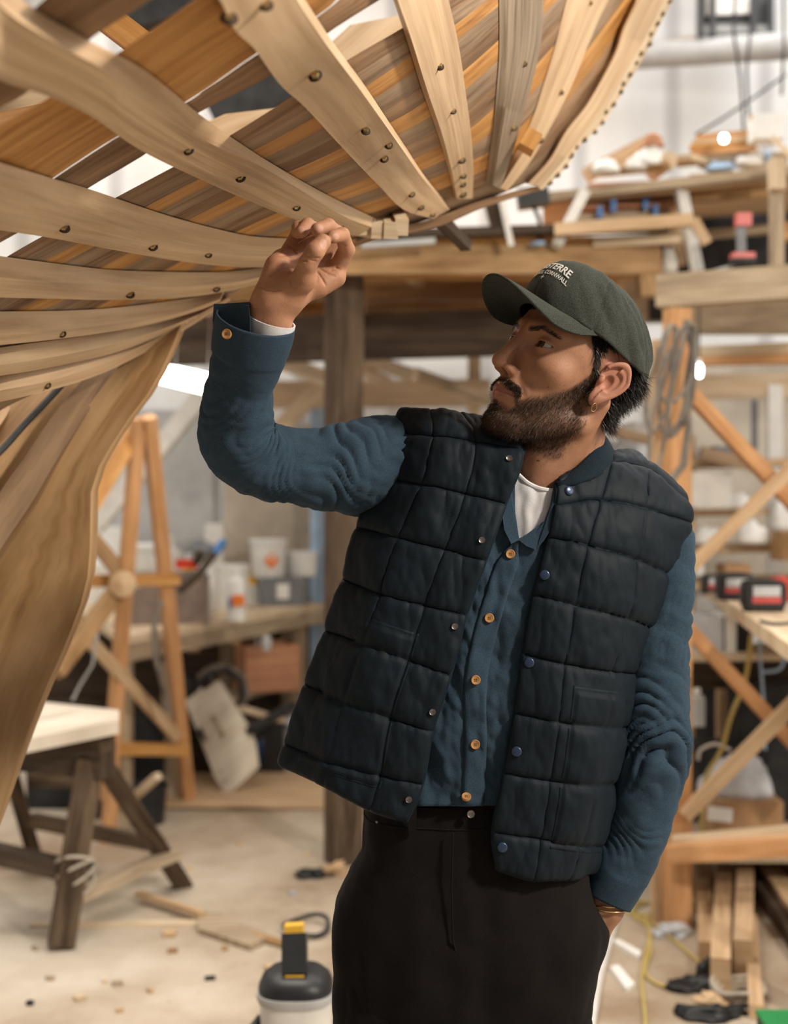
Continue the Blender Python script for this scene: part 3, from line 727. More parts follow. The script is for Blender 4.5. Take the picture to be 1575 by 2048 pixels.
c2 = np.tile(np.array([.43, .225, .135]), (len(V2), 1))
for q, a, b, _r in NAILS:
    w_ = on_ray(hand_w, q[0], q[1]); d_ = np.linalg.norm((V2-(w_ if w_ is not None else hp(*q)))/np.array([a, .009, b]), axis=1); k = sst(1-d_, 0, .25)[:, None]; c2 = c2*(1-k)+np.array([.52, .30, .22])*k
for q in ((600, 520), (562, 520), (652, 545), (596, 465), (628, 500)):
    pass
V3, F3 = surfnet(hand2_w, hp(1110, 1980, 1.86), hp(1300, 1680, 2.0), .002)
c3 = np.tile(np.array([.34, .17, .10]), (len(V3), 1))
V4, F4 = surfnet(body_w, (-.35, 1.7, .05), (.50, 2.15, 1.56), .006, slack=1.6)
c4 = np.tile(skin, (len(V4), 1))
VV = [V1, V2, V3, V4]; FF = [F1, F2, F3, F4]; n0 = 0; Fc = []
for v, f in zip(VV, FF): Fc.append(f+n0); n0 += len(v)
bodyo = mesh('body', np.concatenate(VV), np.concatenate(Fc), M['skin'], man, smooth=True)
at = bodyo.data.color_attributes.new('tone', 'FLOAT_COLOR', 'POINT')
cc = np.concatenate([c1, c2, c3, c4]); at.data.foreach_set('color', np.column_stack([cc, np.ones(len(cc))]).ravel())

# --- eyes
def eye(sx):
    m = MB(); c = toW([(sx*.032, .0735, .0135)])[0]
    g = np.array([-.30, -.62, .33]) if sx < 0 else np.array([-.34, -.60, .33]); g = toW([(sx*.032+(-.10 if sx<0 else -.02)*-.2*0, .0735+.1, .0135+.01)])[0]-c
    g = Vector(g/np.linalg.norm(g)); q = g.to_track_quat('Z', 'Y').to_matrix(); r = .01235*HS
    prof = [(0, 0-r)]+[(r*math.sin(t), -r*math.cos(t)) for t in np.linspace(.2, math.pi-.66, 12)]
    m.lathe(prof, c, 28, rot=q, mi=0)
    m.lathe([(r*math.sin(t), r*math.cos(t)) for t in (.66, .5, .28)], c, 28, rot=q, mi=1)
    m.lathe([(r*math.sin(t), r*math.cos(t)) for t in (.26, .13, .01)], c, 28, rot=q, mi=2)
    return m.build('eye', [M['eye_w'], M['iris'], M['pupil']], man, smooth=True)
M['iris'] = plain('brown_iris', (.045, .02, .01), .1, var=.3, scale=600); M['pupil'] = plain('pupil', (.003, .003, .003), .05)
eye(-1); eye(1)

# --- strands of hair, beard, brows as thin tapered blades
def strands(name, root, nrm, direc, length, width, m, curl=.0, lift=.4):
    n = len(root); r_ = rng
    T = direc*(1-lift)+nrm*lift; T /= np.linalg.norm(T, axis=1, keepdims=True)
    T = T+r_.normal(0, .16, (n, 3)); T /= np.linalg.norm(T, axis=1, keepdims=True)
    s = np.cross(T, r_.normal(0, 1, (n, 3))); s /= np.linalg.norm(s, axis=1, keepdims=True)
    l = (length*r_.uniform(.6, 1.15, n))[:, None]; w = width
    bend = (direc*.6+np.cross(T, nrm)*r_.normal(0, curl, (n, 1))+r_.normal(0, curl*.6, (n, 3)))
    p0 = root-nrm*.0006; p1 = p0+T*l*.5; p2 = p1+(T+bend*.7)/np.linalg.norm(T+bend*.7, axis=1, keepdims=True)*l*.5
    V = np.stack([p0-s*w, p0+s*w, p1-s*w*.8, p1+s*w*.8, p2], 1).reshape(-1, 3)
    b = np.arange(n)[:, None]*5
    F_ = [list(x) for x in (b+np.array([0, 1, 3, 2]))]+[list(x) for x in (b+np.array([2, 3, 4]))]
    return mesh(name, V, F_, m, man)
N1 = grad(head_w, V1)
down = HR@np.array([0, .25, -1.0]); down /= np.linalg.norm(down)
def pick(w, n):
    w = np.asarray(w, float); w = w/w.sum(); return rng.choice(len(w), n, p=w)
near = (np.linalg.norm(L1, axis=1) < .19)
j = pick((bm > .15)*bm*near, 17000)
jit = lambda j, a=.0007: V1[j]+rng.normal(0, a, (len(j), 3))
strands('beard', jit(j), N1[j], np.tile(down, (len(j), 1)), .0080, .00020, M['beard'], curl=.8, lift=.35)
mo = bm*((L1[:, 1] > .078) & (L1[:, 2] > -.060)); j = pick((mo > .15)*mo, 2200)
sd = np.sign(L1[j, 0])[:, None]*(HR@np.array([1, -.3, -.9]))*1.0
dm = np.stack([(HR@np.array([s, -.35, -1.0])) for s in np.sign(L1[j, 0])]); dm /= np.linalg.norm(dm, axis=1, keepdims=True)
strands('moustache', jit(j), N1[j], dm, .0080, .00020, M['beard'], curl=.5, lift=.2)
j = pick((br > .1)*br, 850)
db = np.stack([(HR@np.array([s, -.4, .25])) for s in np.sign(L1[j, 0])]); db /= np.linalg.norm(db, axis=1, keepdims=True)
strands('eyebrow', jit(j, .0005), N1[j], db, .0075, .00022, M['hair'], curl=.2, lift=.15)
capz = lambda y: .040+.235*y
ok_ear = ok_ear | ((Xa > .072) & (np.abs(L1[:, 1]+.012) < .032) & (L1[:, 2] > -.045) & (L1[:, 2] < .034))
bm = np.where(ok_ear, 0, bm)
hv = hm & near & ~ok_ear & (L1[:, 2] < capz(L1[:, 1])+.012) & (L1[:, 1] < .05)
j = pick(hv, 8500); back = HR@np.array([0, -.55, -.85]); back /= np.linalg.norm(back)
strands('hair', jit(j, .001), N1[j], np.tile(back, (len(j), 1)), .020, .00042, M['hair'], curl=.9, lift=.38)
j = pick(hv & (L1[:, 1] < -.045), 5000)
strands('hair', jit(j, .001), N1[j], np.tile(back, (len(j), 1)), .030, .00050, M['hair'], curl=1.3, lift=.5)

# ---------------------------------------------------------------- cap
def capP(phi, e, off=0.0):
    """phi: 0 = right side, 90 = front; e 0 rim .. 90 top"""
    c = math.cos(e)**.80 if e < math.pi/2-1e-6 else 0; s = math.sin(e)
    a, b, h = .0865+off, .1075+off, .094+off
    x = a*math.cos(phi)*c; yy = b*math.sin(phi)*c-.010
    fr = max(0, math.sin(phi))
    z = .040+.235*yy*(1-s*.35)+h*s+.010*fr*math.sin(2*e)-.006*max(0, -math.sin(phi))*math.sin(2*e)
    return np.array([x, yy+.004*fr*math.sin(2*e), z])
nph, ne = 180, 44; V = []; Fc = []
for i in range(ne+1):
    e = math.pi/2*i/ne
    for k in range(nph):
        ph = 2*math.pi*k/nph; p = capP(ph, e); n = p-np.array([0, -.01, .03]); n /= np.linalg.norm(n)
        g = min(abs(((ph-math.pi/2)/(math.pi/3)+.0) % 1), 1-abs(((ph-math.pi/2)/(math.pi/3)) % 1))
        sm = -.0018*math.exp(-(g/.022)**2)*(e < 1.45)
        rear = .5+.5*math.sin(-ph) if True else 0
        wr = .0070*_nz.fractal(Vector((ph*2.6+e*1.8, e*1.1-ph*.3, 2.3)), .7, 2, 3)*(.25+.9*rear)
        V.append(p+n*(sm+wr*math.cos(e*.8)))
for i in range(ne):
    for k in range(nph): k2 = (k+1) % nph; Fc.append([i*nph+k, i*nph+k2, (i+1)*nph+k2, (i+1)*nph+k])
cap = mesh('cap', toW(V), Fc, M['cap'], man, smooth=True)
s_ = cap.modifiers.new('thickness', 'SOLIDIFY'); s_.thickness = .0025; s_.offset = 1
NB_ = 46; NT = 16; V = []; Fc = []
for i in range(NT+1):
    t = i/NT
    for k in range(NB_+1):
        u = k/NB_*2-1; ph = math.pi/2-u*math.radians(66); r = capP(ph, 0.03)
        ln = .074*max(0, 1-abs(u)**3.0)**.55
        x = r[0]*(1+.06*t*(1-abs(u))); y = r[1]+ln*t-(.0)*t
        z = r[2]-.002+.012*math.sin(t*1.6)*(1-u*u)-4.2*(x*x)*t*min(1, ln/.05)-.02*ln*t
        V.append((x, y, z))
for i in range(NT):
    for k in range(NB_): a = i*(NB_+1)+k; Fc.append([a, a+1, a+NB_+2, a+NB_+1])
brim = mesh('brim', toW(V), Fc, M['cap'], cap, smooth=True)
s_ = brim.modifiers.new('thickness', 'SOLIDIFY'); s_.thickness = .0032; s_.offset = 0
MB().lathe([(.0, -.001), (.006, -.001), (.0055, .002), (0, .0035)], toW([capP(0, math.pi/2)])[0], 14, rot=Matrix(HR.tolist())).build('cap_button', M['cap'], cap, smooth=True)
# printed lettering wrapped on the front of the crown
def print_on_cap(txt, size, e0, ph_mid, bend, name):
    cu = bpy.data.curves.new('txt', 'FONT'); cu.body = txt; cu.size = size; cu.align_x = 'CENTER'; cu.offset = size*.03; cu.resolution_u = 3
    t = bpy.data.objects.new('txt', cu); COL.objects.link(t); bpy.context.view_layer.update()
    me = t.to_mesh(); import bmesh
    bm_ = bmesh.new(); bm_.from_mesh(me); bmesh.ops.triangulate(bm_, faces=bm_.faces[:])
    for _ in range(2):
        bmesh.ops.subdivide_edges(bm_, edges=[e for e in bm_.edges if e.calc_length() > size*.12], cuts=1)
        bmesh.ops.triangulate(bm_, faces=bm_.faces[:])
    vs = [np.array(v.co) for v in bm_.verts]; fs = [[v.index for v in f.verts] for f in bm_.faces]; bm_.free(); t.to_mesh_clear()
    bpy.data.objects.remove(t, do_unlink=True)
    out = []
    for v in vs:
        out.append(capP(ph_mid+v[0]/.098, e0+v[1]/.094-bend*(v[0]/.05)**2, .0034))
    return mesh(name, toW(out), fs, M['letters'], cap)
print_on_cap('FINISTERRE', .0185, .56, math.pi/2, .10, 'lettering')
print_on_cap('ST AGNES, CORNWALL', .0092, .44, math.pi/2, .10, 'lettering')
print_on_cap('+', .012, .33, math.pi/2, 0, 'lettering')

# --- earring and bangles
pe_ = toW([(-.0835, .0035, -.037)])[0]; ax = Vector(HR@np.array([0, 0, 1.0])); 
MB().tube([Vector(pe_)+Vector(HR@np.array([-.002-.004*math.sin(t)*0, .0042*math.cos(t), -.0062*math.sin(t)-.004])) for t in np.linspace(0, 2*math.pi, 26)[:-1]], .0007, 8, closed=True).build('earring', M['gold'], man, smooth=True)
for q in (0, 1):
    c = P(1208+q*7, 1812-q*9, 1.945); t_ = (P(1212, 1812, 1.945)-P(1255, 1700, 1.95)).normalized()
    R_ = Matrix.Rotation(-.28-.1*q, 3, 'Y')@t_.to_track_quat('Z', 'Y').to_matrix()
    MB().tube([c+R_@Vector((.0335*math.cos(t), .031*math.sin(t), 0)) for t in np.linspace(0, 2*math.pi, 41)[:-1]], .0012, 8, closed=True).build('bangle', M['gold'], man, smooth=True)

# ---------------------------------------------------------------- garment surfaces from control grids
def crm(t): return np.stack([-.5*t+t*t-.5*t**3, 1-2.5*t*t+1.5*t**3, .5*t+2*t*t-1.5*t**3, -.5*t*t+.5*t**3], 1)
def basis(n, m):
    """m samples over n control points -> m x n weights"""
    s = np.linspace(0, n-1, m); i = np.minimum(s.astype(int), n-2); t = s-i; w = crm(t); Wt = np.zeros((m, n))
    for k in range(4):
        idx = i-1+k
        for r in range(m):
            q = idx[r]
            if q < 0: Wt[r, 0] += 2*w[r, k]; Wt[r, 1] -= w[r, k]
            elif q > n-1: Wt[r, n-1] += 2*w[r, k]; Wt[r, n-2] -= w[r, k]
            else: Wt[r, q] += w[r, k]
    return Wt, s
def gridN(G):
    du = np.gradient(G, axis=1); dv = np.gradient(G, axis=0); n = np.cross(du, dv); n /= (np.linalg.norm(n, axis=2, keepdims=True)+1e-9)
    return n
def gfaces(R, C): return [[r*C+c, r*C+c+1, (r+1)*C+c+1, (r+1)*C+c] for r in range(R-1) for c in range(C-1)]
def ctrl(rows): return np.array([PA(r) for r in rows])
def surf(ct, nv, nu):
    A, sv = basis(ct.shape[0], nv); B_, su = basis(ct.shape[1], nu)
    return np.einsum('ri,ijk,cj->rck', A, ct, B_), sv, su
def puff(s, p=3.0):
    t = s-np.floor(s); return 1-np.abs(2*t-1)**p
def quilt(ct, nv, nu, amp=.0065, seed=0.0, skip_first=False):
    G, sv, su = surf(ct, nv, nu); n = gridN(G)
    if n[..., 1].mean() > 0 and G[..., 1].mean() < 1.98: n = -n
    q = puff(sv)[:, None]*(.55+.45*puff(su, 5.0)[None])
    flat = G.reshape(-1, 3)
    nzv = fbm(np.column_stack([flat[:, 0]*1.5+seed, flat[:, 1], flat[:, 2]*.8]), 17, 3).reshape(nv, nu)
    cr = fbm(np.column_stack([flat[:, 0]*3.2+seed, flat[:, 1], flat[:, 2]*1.2]), 40, 2).reshape(nv, nu)
    seam = np.exp(-((sv-np.round(sv))/.05)**2)[:, None]+.6*np.exp(-((su-np.round(su))/.035)**2)[None]
    h = amp*(.35+.65*q**.6)*q**.15+nzv*.0042+cr*.0016*(.4+seam)-.0045*np.clip(seam, 0, 1)*.8
    return G+n*h[..., None], n, G
# ---- vest
vest = thing('vest', 'tmp', 'tmp'); del vest['label'], vest['category']; vest.parent = man
vest.location = (0, 0, 0)
oL = [(803,820,1.955),(790,868,1.945),(758,957,1.93),(717,1056,1.925),(690,1160,1.92),(655,1262,1.92),(615,1370,1.92),(574,1490,1.91),(566,1528,1.91)]
Lr = [[(860,824,1.93),(915,830,1.925),(972,842,1.94)],[(868,876,1.885),(950,888,1.875),(1040,905,1.865)],[(848,972,1.865),(930,990,1.855),(1008,1008,1.85)],
      [(800,1078,1.860),(890,1100,1.845),(968,1122,1.840)],[(766,1190,1.855),(850,1212,1.840),(930,1230,1.835)],[(735,1290,1.85),(815,1320,1.835),(898,1350,1.83)],
      [(695,1405,1.85),(780,1435,1.83),(862,1462,1.825)],[(665,1525,1.845),(760,1550,1.83),(842,1568,1.825)],[(652,1570,1.845),(742,1618,1.83),(812,1640,1.825)]]
CL = ctrl([[a]+b for a, b in zip(oL, Lr)])
oR = [(1372,1006,1.975),(1378,1046,1.965),(1342,1154,1.955),(1299,1256,1.95),(1267,1346,1.945),(1252,1454,1.94),(1226,1567,1.935),(1200,1691,1.93),(1188,1742,1.93)]
Rr = [[(1114,968,1.865),(1218,930,1.93),(1288,942,1.965)],[(1109,1012,1.855),(1196,1004,1.88),(1284,1020,1.905)],[(1098,1075,1.85),(1172,1092,1.85),(1270,1119,1.88)],
      [(1068,1189,1.842),(1146,1210,1.84),(1250,1236,1.875)],[(1047,1308,1.838),(1126,1327,1.835),(1216,1342,1.865)],[(1031,1426,1.835),(1112,1443,1.83),(1200,1453,1.86)],
      [(1009,1545,1.83),(1098,1561,1.83),(1180,1567,1.855)],[(987,1664,1.825),(1078,1677,1.83),(1152,1688,1.855)],[(996,1738,1.825),(1063,1757,1.83),(1130,1757,1.855)]]
CR = ctrl([[(1132,958,1.885),(1228,908,2.0),(1290,926,2.02),(1366,998,2.01)]]+[b+[a] for a, b in zip(oR, Rr)])
GL, nL, GL0 = quilt(CL, 200, 90, seed=1)
GR, nR, GR0 = quilt(CR, 200, 90, seed=5)
def solid(o, t, off=0):
    s = o.modifiers.new('thickness', 'SOLIDIFY'); s.thickness = t; s.offset = off; return o
vl = solid(mesh('front_panel', GL.reshape(-1, 3), gfaces(200, 90), M['vest'], vest, smooth=True), .010, 0)
vr = solid(mesh('front_panel', GR.reshape(-1, 3), gfaces(200, 90), M['vest'], vest, smooth=True), .010, 0)
bk = []
for i, (a, b) in enumerate(zip(oL, oR)):
    A = np.array(a); Bq = np.array(b); t = np.array([0, .22, .5, .78, 1])
    r = [A+(Bq-A)*k for k in t]; dd = [0, .10, .13, .10, 0]
    yl = 0
    if i == 0:
        r[1][:2] = (900, 835); r[2][:2] = (1085, 880); r[3][:2] = (1238, 908)
    bk.append([(q[0], q[1], q[2]+e) for q, e in zip(r, dd)])
GB, nB, _ = quilt(ctrl(bk), 120, 120, seed=9)
solid(mesh('back_panel', GB.reshape(-1, 3), gfaces(120, 120), M['vest'], vest, smooth=True), .008, 0)
def binding(pts, r=.0042):
    return MB().tube(pts, r, 10).build('binding', M['knit'], vest, smooth=True)
binding(np.vstack([GL[20:196:3, -1], GL[199, ::-4]])); binding(np.vstack([GR[22:196:3, 0], GR[199, ::4]]))
binding(GL[:76:3, 0], .004); binding(GR[20:112:3, -1], .004)
# seam lines of stitching run as shallow grooves; patch pockets
def pocket(Gm, n, r0, r1, c0, c1, cut):
    rr = np.linspace(r0, r1, 60); cs = np.linspace(c0, c1, 46); V = np.zeros((60, 46, 3))
    for a, r in enumerate(rr):
        for b, c in enumerate(cs):
            cx = c
            ri, ci = int(r), int(cx); fr, fc = r-ri, cx-ci; ri2, ci2 = min(ri+1, 199), min(ci+1, 89)
            p = Gm[ri, ci]*(1-fr)*(1-fc)+Gm[ri2, ci]*fr*(1-fc)+Gm[ri, ci2]*(1-fr)*fc+Gm[ri2, ci2]*fr*fc
            e = min(a, 59-a, b, 45-b)/6; V[a, b] = p+n[ri, ci]*(.0068 if e > .4 else .004)
    fs = []
    for a in range(59):
        for b in range(45):
            if not cut(a/59, b/45): fs.append([a*46+b, a*46+b+1, (a+1)*46+b+1, (a+1)*46+b])
    return solid(mesh('pocket', V.reshape(-1, 3), fs, M['vest'], vest, smooth=True), .003, 0)
pocket(GR, nR, 118, 180, 36, 84, lambda v, u: v < .40 and u > .70+.75*(v-.02))
pocket(GL, nL, 112, 182, 12, 62, lambda v, u: v < .36 and u < .34-.9*v)
def disc(name, c, nrm, r, h, m, parent, holes=0, ring=True):
    q = Vector(nrm).to_track_quat('Z', 'Y').to_matrix(); b = MB()
    b.lathe([(0, -.001), (r, -.001), (r, h*.6), (r*.88, h), (r*.62, h*.75 if ring else h*1.15), (0, h*.7 if ring else h*1.3)], c, 22, rot=q, mi=0)
    for k in range(holes):
        a = math.pi/4+k*math.pi/2; o_ = q@Vector((r*.24*math.cos(a), r*.24*math.sin(a), h*.8))
        b.lathe([(0, 0), (r*.11, 0), (r*.1, .0003), (0, .0003)], Vector(c)+o_, 8, rot=q, mi=1)
    return b.build(name, [m, M['dark']], parent, smooth=True)
def on_grid(Gm, n, px, py):
    pr = np.stack([787.5+F*Gm[..., 0]/Gm[..., 1], 1000-F*(Gm[..., 2]-EYE)/Gm[..., 1]], -1)
    k = np.unravel_index(((pr-np.array([px, py]))**2).sum(-1).argmin(), pr.shape[:2]); return Gm[k], n[k]
for px, py in ((1019,919),(964,1081),(910,1252),(865,1425),(818,1597)):
    p, n = on_grid(GL, nL, px, py); disc('snap_socket', p+n*.005, n, .0048, .003, M['snap'], vest)
for px, py in ((1132,984),(1089,1148),(1059,1324),(1031,1503),(1004,1693)):
    p, n = on_grid(GR, nR, px, py); disc('snap_button', p+n*.0055, n, .0072, .0028, M['snap_blue'], vest, ring=False)
# ribbed collar
def collar(base, topp, th=.006):
    b = resample(PA(base), 60); t = resample(PA(topp), 60); V = []
    for i in range(9):
        k = i/8; rib = np.array([.0008*math.sin(j*1.6) for j in range(60)])
        V.append(b*(1-k)+t*k+np.array([0, -.006*math.sin(k*math.pi), 0])+rib[:, None]*np.array([0, 1, 0]))
    return solid(mesh('collar', np.array(V).reshape(-1, 3), gfaces(9, 60), M['knit'], vest, smooth=True), th, 0)
collar([(1116,974,1.862),(1150,968,1.868),(1190,955,1.885),(1217,935,1.915),(1225,912,1.955),(1218,895,2.0),(1180,880,2.05),(1110,868,2.07),(1030,862,2.05),(985,858,2.0),(972,858,1.95),(985,880,1.90),(1012,905,1.875),(1042,925,1.865)],
       [(1112,968,1.868),(1132,955,1.878),(1162,928,1.895),(1186,898,1.915),(1197,866,1.955),(1190,850,2.0),(1155,838,2.035),(1100,830,2.045),(1040,826,2.035),(1000,826,1.995),(988,832,1.955),(1000,850,1.915),(1022,868,1.89),(1048,905,1.872)])

# ---- t-shirt
TC = ctrl([[(960,900,1.92),(1022,938,1.89),(1062,970,1.872),(1113,980,1.872),(1180,950,1.90)],
           [(950,960,1.91),(1015,975,1.882),(1062,1000,1.868),(1110,1010,1.868),(1180,1000,1.89)],
           [(940,1040,1.90),(1010,1040,1.878),(1060,1050,1.864),(1110,1050,1.866),(1180,1050,1.89)],
           [(930,1130,1.90),(1005,1130,1.876),(1055,1130,1.864),(1110,1130,1.866),(1180,1130,1.89)]])
G, _, _ = surf(TC, 50, 50); n = gridN(G); n = -n if n[..., 1].mean() > 0 else n
G = G+n*(fbm(G.reshape(-1, 3)*np.array([1.6, 1, .6]), 30, 2).reshape(50, 50, 1)*.003)
tee = solid(mesh('t_shirt', G.reshape(-1, 3), gfaces(50, 50), M['tee'], man, smooth=True), .002, 0)
MB().tube(G[0, 2:48], .0035, 8).build('neckband', M['tee'], tee, smooth=True)

# ---- shirt body: loft of superellipse rings, the neck opening lowered in front
rowsS = [(900,1085,150,1.965,.085),(960,1082,215,1.965,.093),(1020,1075,250,1.962,.099),(1090,1060,258,1.96,.105),(1200,1020,240,1.955,.108),(1350,985,222,1.95,.108),(1480,965,212,1.945,.104),(1560,958,208,1.942,.102),(1612,954,210,1.94,.102)]
ra = np.array(rowsS, float)
def ytop(px, th):
    front = math.sin(th) < 0
    if not front: return float(np.interp(px, [900, 1100, 1200, 1350], [930, 960, 1010, 1070]))
    return float(np.interp(px, [985, 1004, 1017, 1037, 1072, 1100, 1114, 1135, 1200, 1300, 1350], [905, 950, 1005, 1079, 1062, 1035, 985, 990, 1015, 1045, 1070]))
def sring(y, th, off=0):
    c, w, d, hd = [np.interp(y, ra[:, 0], ra[:, k]) for k in range(1, 5)]
    cs, sn = math.cos(th), math.sin(th); q = (abs(cs)**2.4+abs(sn)**2.4)**(-1/2.4)
    dd = d+hd*sn*q+off*sn; return P(c+w*cs*q, y, 1)*1, c+w*cs*q, dd
nth, nz_ = 300, 150; V = []
for i in range(nz_+1):
    for k in range(nth):
        th = 2*math.pi*k/nth; px0 = 0
        # opening top depends on where the column falls
        _, px, dd = sring(1060, th); yt = ytop(px, th); y = yt+(1612-yt)*i/nz_
        _, px, dd = sring(y, th); V.append(P(px, y, dd))
V = np.array(V); f_ = fbm(np.column_stack([V[:, 0]*2.2+V[:, 2]*.8, V[:, 1], V[:, 2]*1.3-V[:, 0]*.6]), 11, 3)*.008+fbm(np.column_stack([V[:, 0]*3, V[:, 1], V[:, 2]*.8]), 26, 2)*.0016
ctr = np.array([.14, 1.955]); dr = V[:, :2]-ctr; dr /= np.linalg.norm(dr, axis=1, keepdims=True); V[:, :2] += dr*(f_[:, None]*1.0)
SV = V.reshape(nz_+1, nth, 3)
Fc = [[i*nth+k, i*nth+(k+1) % nth, (i+1)*nth+(k+1) % nth, (i+1)*nth+k] for i in range(nz_) for k in range(nth)]
shirt = solid(mesh('shirt', V, Fc, M['shirt'], man, smooth=True), .002, 0)
def front_pt(px, py, off=.003):
    pr = np.stack([787.5+F*SV[..., 0]/SV[..., 1], 1000-F*(SV[..., 2]-EYE)/SV[..., 1]], -1)
    m = ((pr-np.array([px, py]))**2).sum(-1)+(SV[..., 1] > 1.95)*1e6; k = np.unravel_index(m.argmin(), m.shape)
    return P(px, py, SV[k][1]-off)
bl = resample([(1037,1078),(1020,1108),(978,1236),(951,1360),(950,1489),(945,1612)], 60)
pl = []
for k, (x, y) in enumerate(bl):
    w0 = np.interp(k, [0, 6, 59], [4, 24, 22])
    pl.append([front_pt(x-w0+w0*2*j/8, y, .0035 if 0 < j < 8 else .001) for j in range(9)])
solid(mesh('placket', np.array(pl).reshape(-1, 3), gfaces(60, 9), M['shirt'], shirt, smooth=True), .002, 0)
for px, py in ((1020,1108),(978,1236),(951,1360),(950,1489),(932,1594)):
    disc('button', front_pt(px, py, .0065), (-.05, -1, .08 if py < 1590 else 1.2), .0068, .0028, M['button'], shirt, 4)
disc('button', P(1012, 972, 1.862), (.6, -1, .1), .0055, .0024, M['button'], shirt, 4)
def flap(pts, m, name, th=.003, parent=None):
    A = [Vector(P(*q)) for q in pts]; c = sum(A, Vector())/len(A); b = MB()
    return b.poly(A, (0, th, 0)).build(name, m, parent or shirt)
flap([(1116,972,1.855),(1112,1010,1.850),(1106,1050,1.845),(1088,1080,1.845),(1072,1100,1.845),(1052,1092,1.847),(1037,1080,1.850),(1062,1062,1.852),(1088,1042,1.855),(1100,1010,1.860),(1106,975,1.865)], M['shirt'], 'lapel')
flap([(1010,940,1.865),(1026,952,1.866),(1024,985,1.862),(1028,1020,1.860),(1038,1080,1.850),(1022,1088,1.847),(1008,1060,1.850),(1000,1000,1.855)], M['shirt'], 'lapel')

# ---- sleeves
def sleeve(ctl, name, folds, seed, nth=72, n=190, parent=None, flat=.92, amp=.0045, cuffs=None):
    a = np.array(ctl, float); q = resample(np.column_stack([PA(a[:, :3]), a[:, 3]/F*a[:, 2]]), n); c = q[:, :3]; r = q[:, 3]
    V = np.zeros((n, nth, 3)); L = np.linspace(0, 1, n)
    T = np.gradient(c, axis=0); 
    for _ in range(6): T[1:-1] = (T[:-2]+T[1:-1]*2+T[2:])/4
    T /= np.linalg.norm(T, axis=1, keepdims=True)
    for i in range(n):
        v = np.array([0, 1., 0]); v -= T[i]*(v@T[i]); v /= np.linalg.norm(v); u = np.cross(T[i], v)
        for k in range(nth):
            th = 2*math.pi*k/nth; o = u*math.cos(th)+v*math.sin(th)*flat
            V[i, k] = c[i]+o*r[i]
    nn = V-c[:, None]; nn /= np.linalg.norm(nn, axis=2, keepdims=True)
    th = np.linspace(0, 2*math.pi, nth, endpoint=False)
    h = np.zeros((n, nth))
    for (l0, w, am, freq, slant, ph) in folds:
        env = np.exp(-((L-l0)/w)**2)[:, None]
        x = (L[:, None]-l0)*freq+slant*np.sin(th[None]+ph)+.55*np.sin(2*th[None]+ph*2.3)
        s = np.sin(2*math.pi*x); jn = fbm(V.reshape(-1, 3)*np.array([1, 1, 1.])+ph, 9, 2).reshape(n, nth); s = np.sin(2*math.pi*(x+1.3*jn)); h += env*am*(1-2*np.abs(s)**.8)*-1*np.clip(.5+.9*jn+.4*np.sin(th[None]+ph*1.7), 0, 1.2)
    fl = V.reshape(-1, 3); h += fbm(fl+seed, 13, 3).reshape(n, nth)*amp+fbm(fl*np.array([1, 1, 1.6])+seed, 34, 2).reshape(n, nth)*amp*.35
    if cuffs: h *= np.where(L < cuffs, 1, .25)[:, None]; h += np.where(L >= cuffs, .0018, 0)[:, None]
    V = V+nn*h[..., None]
    F_ = [[i*nth+k, i*nth+(k+1) % nth, (i+1)*nth+(k+1) % nth, (i+1)*nth+k] for i in range(n-1) for k in range(nth)]
    o = solid(mesh(name, V.reshape(-1, 3), F_, M['shirt'], parent or shirt, smooth=True), .0025, -1)
    return o, V
slR = [(900,945,2.0,95),(835,942,1.985,102),(765,937,1.958,101),(690,938,1.925,86),(620,938,1.90,73),(555,928,1.875,69),(500,908,1.852,73),(474,872,1.835,72),(474,826,1.82,70),(482,770,1.80,64),(494,720,1.780,68),(503,678,1.765,73),(511,640,1.752,74)]
s1, VS1 = sleeve(slR, 'sleeve', [(.20, .10, .0035, 7, 1.0, 2.2), (.36, .10, .0042, 8, 1.1, 1.3), (.53, .05, .0055, 17, .7, .6), (.60, .05, .0030, 18, 1.1, 2.6), (.74, .08, .0020, 12, .6, 1.5)], 3.1, cuffs=.90)
slL = [(1280,1040,2.0,50),(1320,1082,1.985,60),(1326,1145,1.978,59),(1318,1230,1.972,60),(1308,1330,1.968,62),(1306,1420,1.962,66),(1302,1500,1.958,70),(1284,1590,1.955,66),(1262,1680,1.952,60),(1236,1745,1.948,54),(1213,1800,1.945,46)]
s2, VS2 = sleeve(slL, 'sleeve', [(.47, .07, .0055, 13, .55, 2.7), (.60, .08, .0065, 11, .65, 2.2), (.30, .12, .0030, 8, 1.3, 1.1), (.80, .07, .004, 13, 1.2, .4)], 8.4, cuffs=.93)
# open flap of the raised cuff with its button, white undershirt cuff
cf = [(427,608,1.752),(425,640,1.755),(428,676,1.758),(447,690,1.735),(480,694,1.722),(500,680,1.715),(500,640,1.712),(497,612,1.724),(500,604,1.735),(470,606,1.742)]
MB().poly([P(*q) for q in cf], (0, .004, 0)).build('cuff_flap', M['shirt'], s1)
disc('button', P(454, 668, 1.717), (-.25, -1, .05), .0068, .0028, M['button'], s1, 4)
def ringtube(c0, c1, r0, r1, m, name, tilt=0.0):
    b = MB(); a = Vector(c0); z = (Vector(c1)-a); l = z.length; R_ = Matrix.Rotation(tilt, 3, 'Y')@z.to_track_quat('Z', 'Y').to_matrix()
    b.lathe([(r0, 0), (r1, l), (r1*.93, l), (r0*.9, 0)], a, 48, rot=R_); return b.build(name, m, man, smooth=True)
ringtube(P(528, 700, 1.765), P(537, 638, 1.750), .0315, .0325, M['tee'], 'undershirt_cuff', .12)

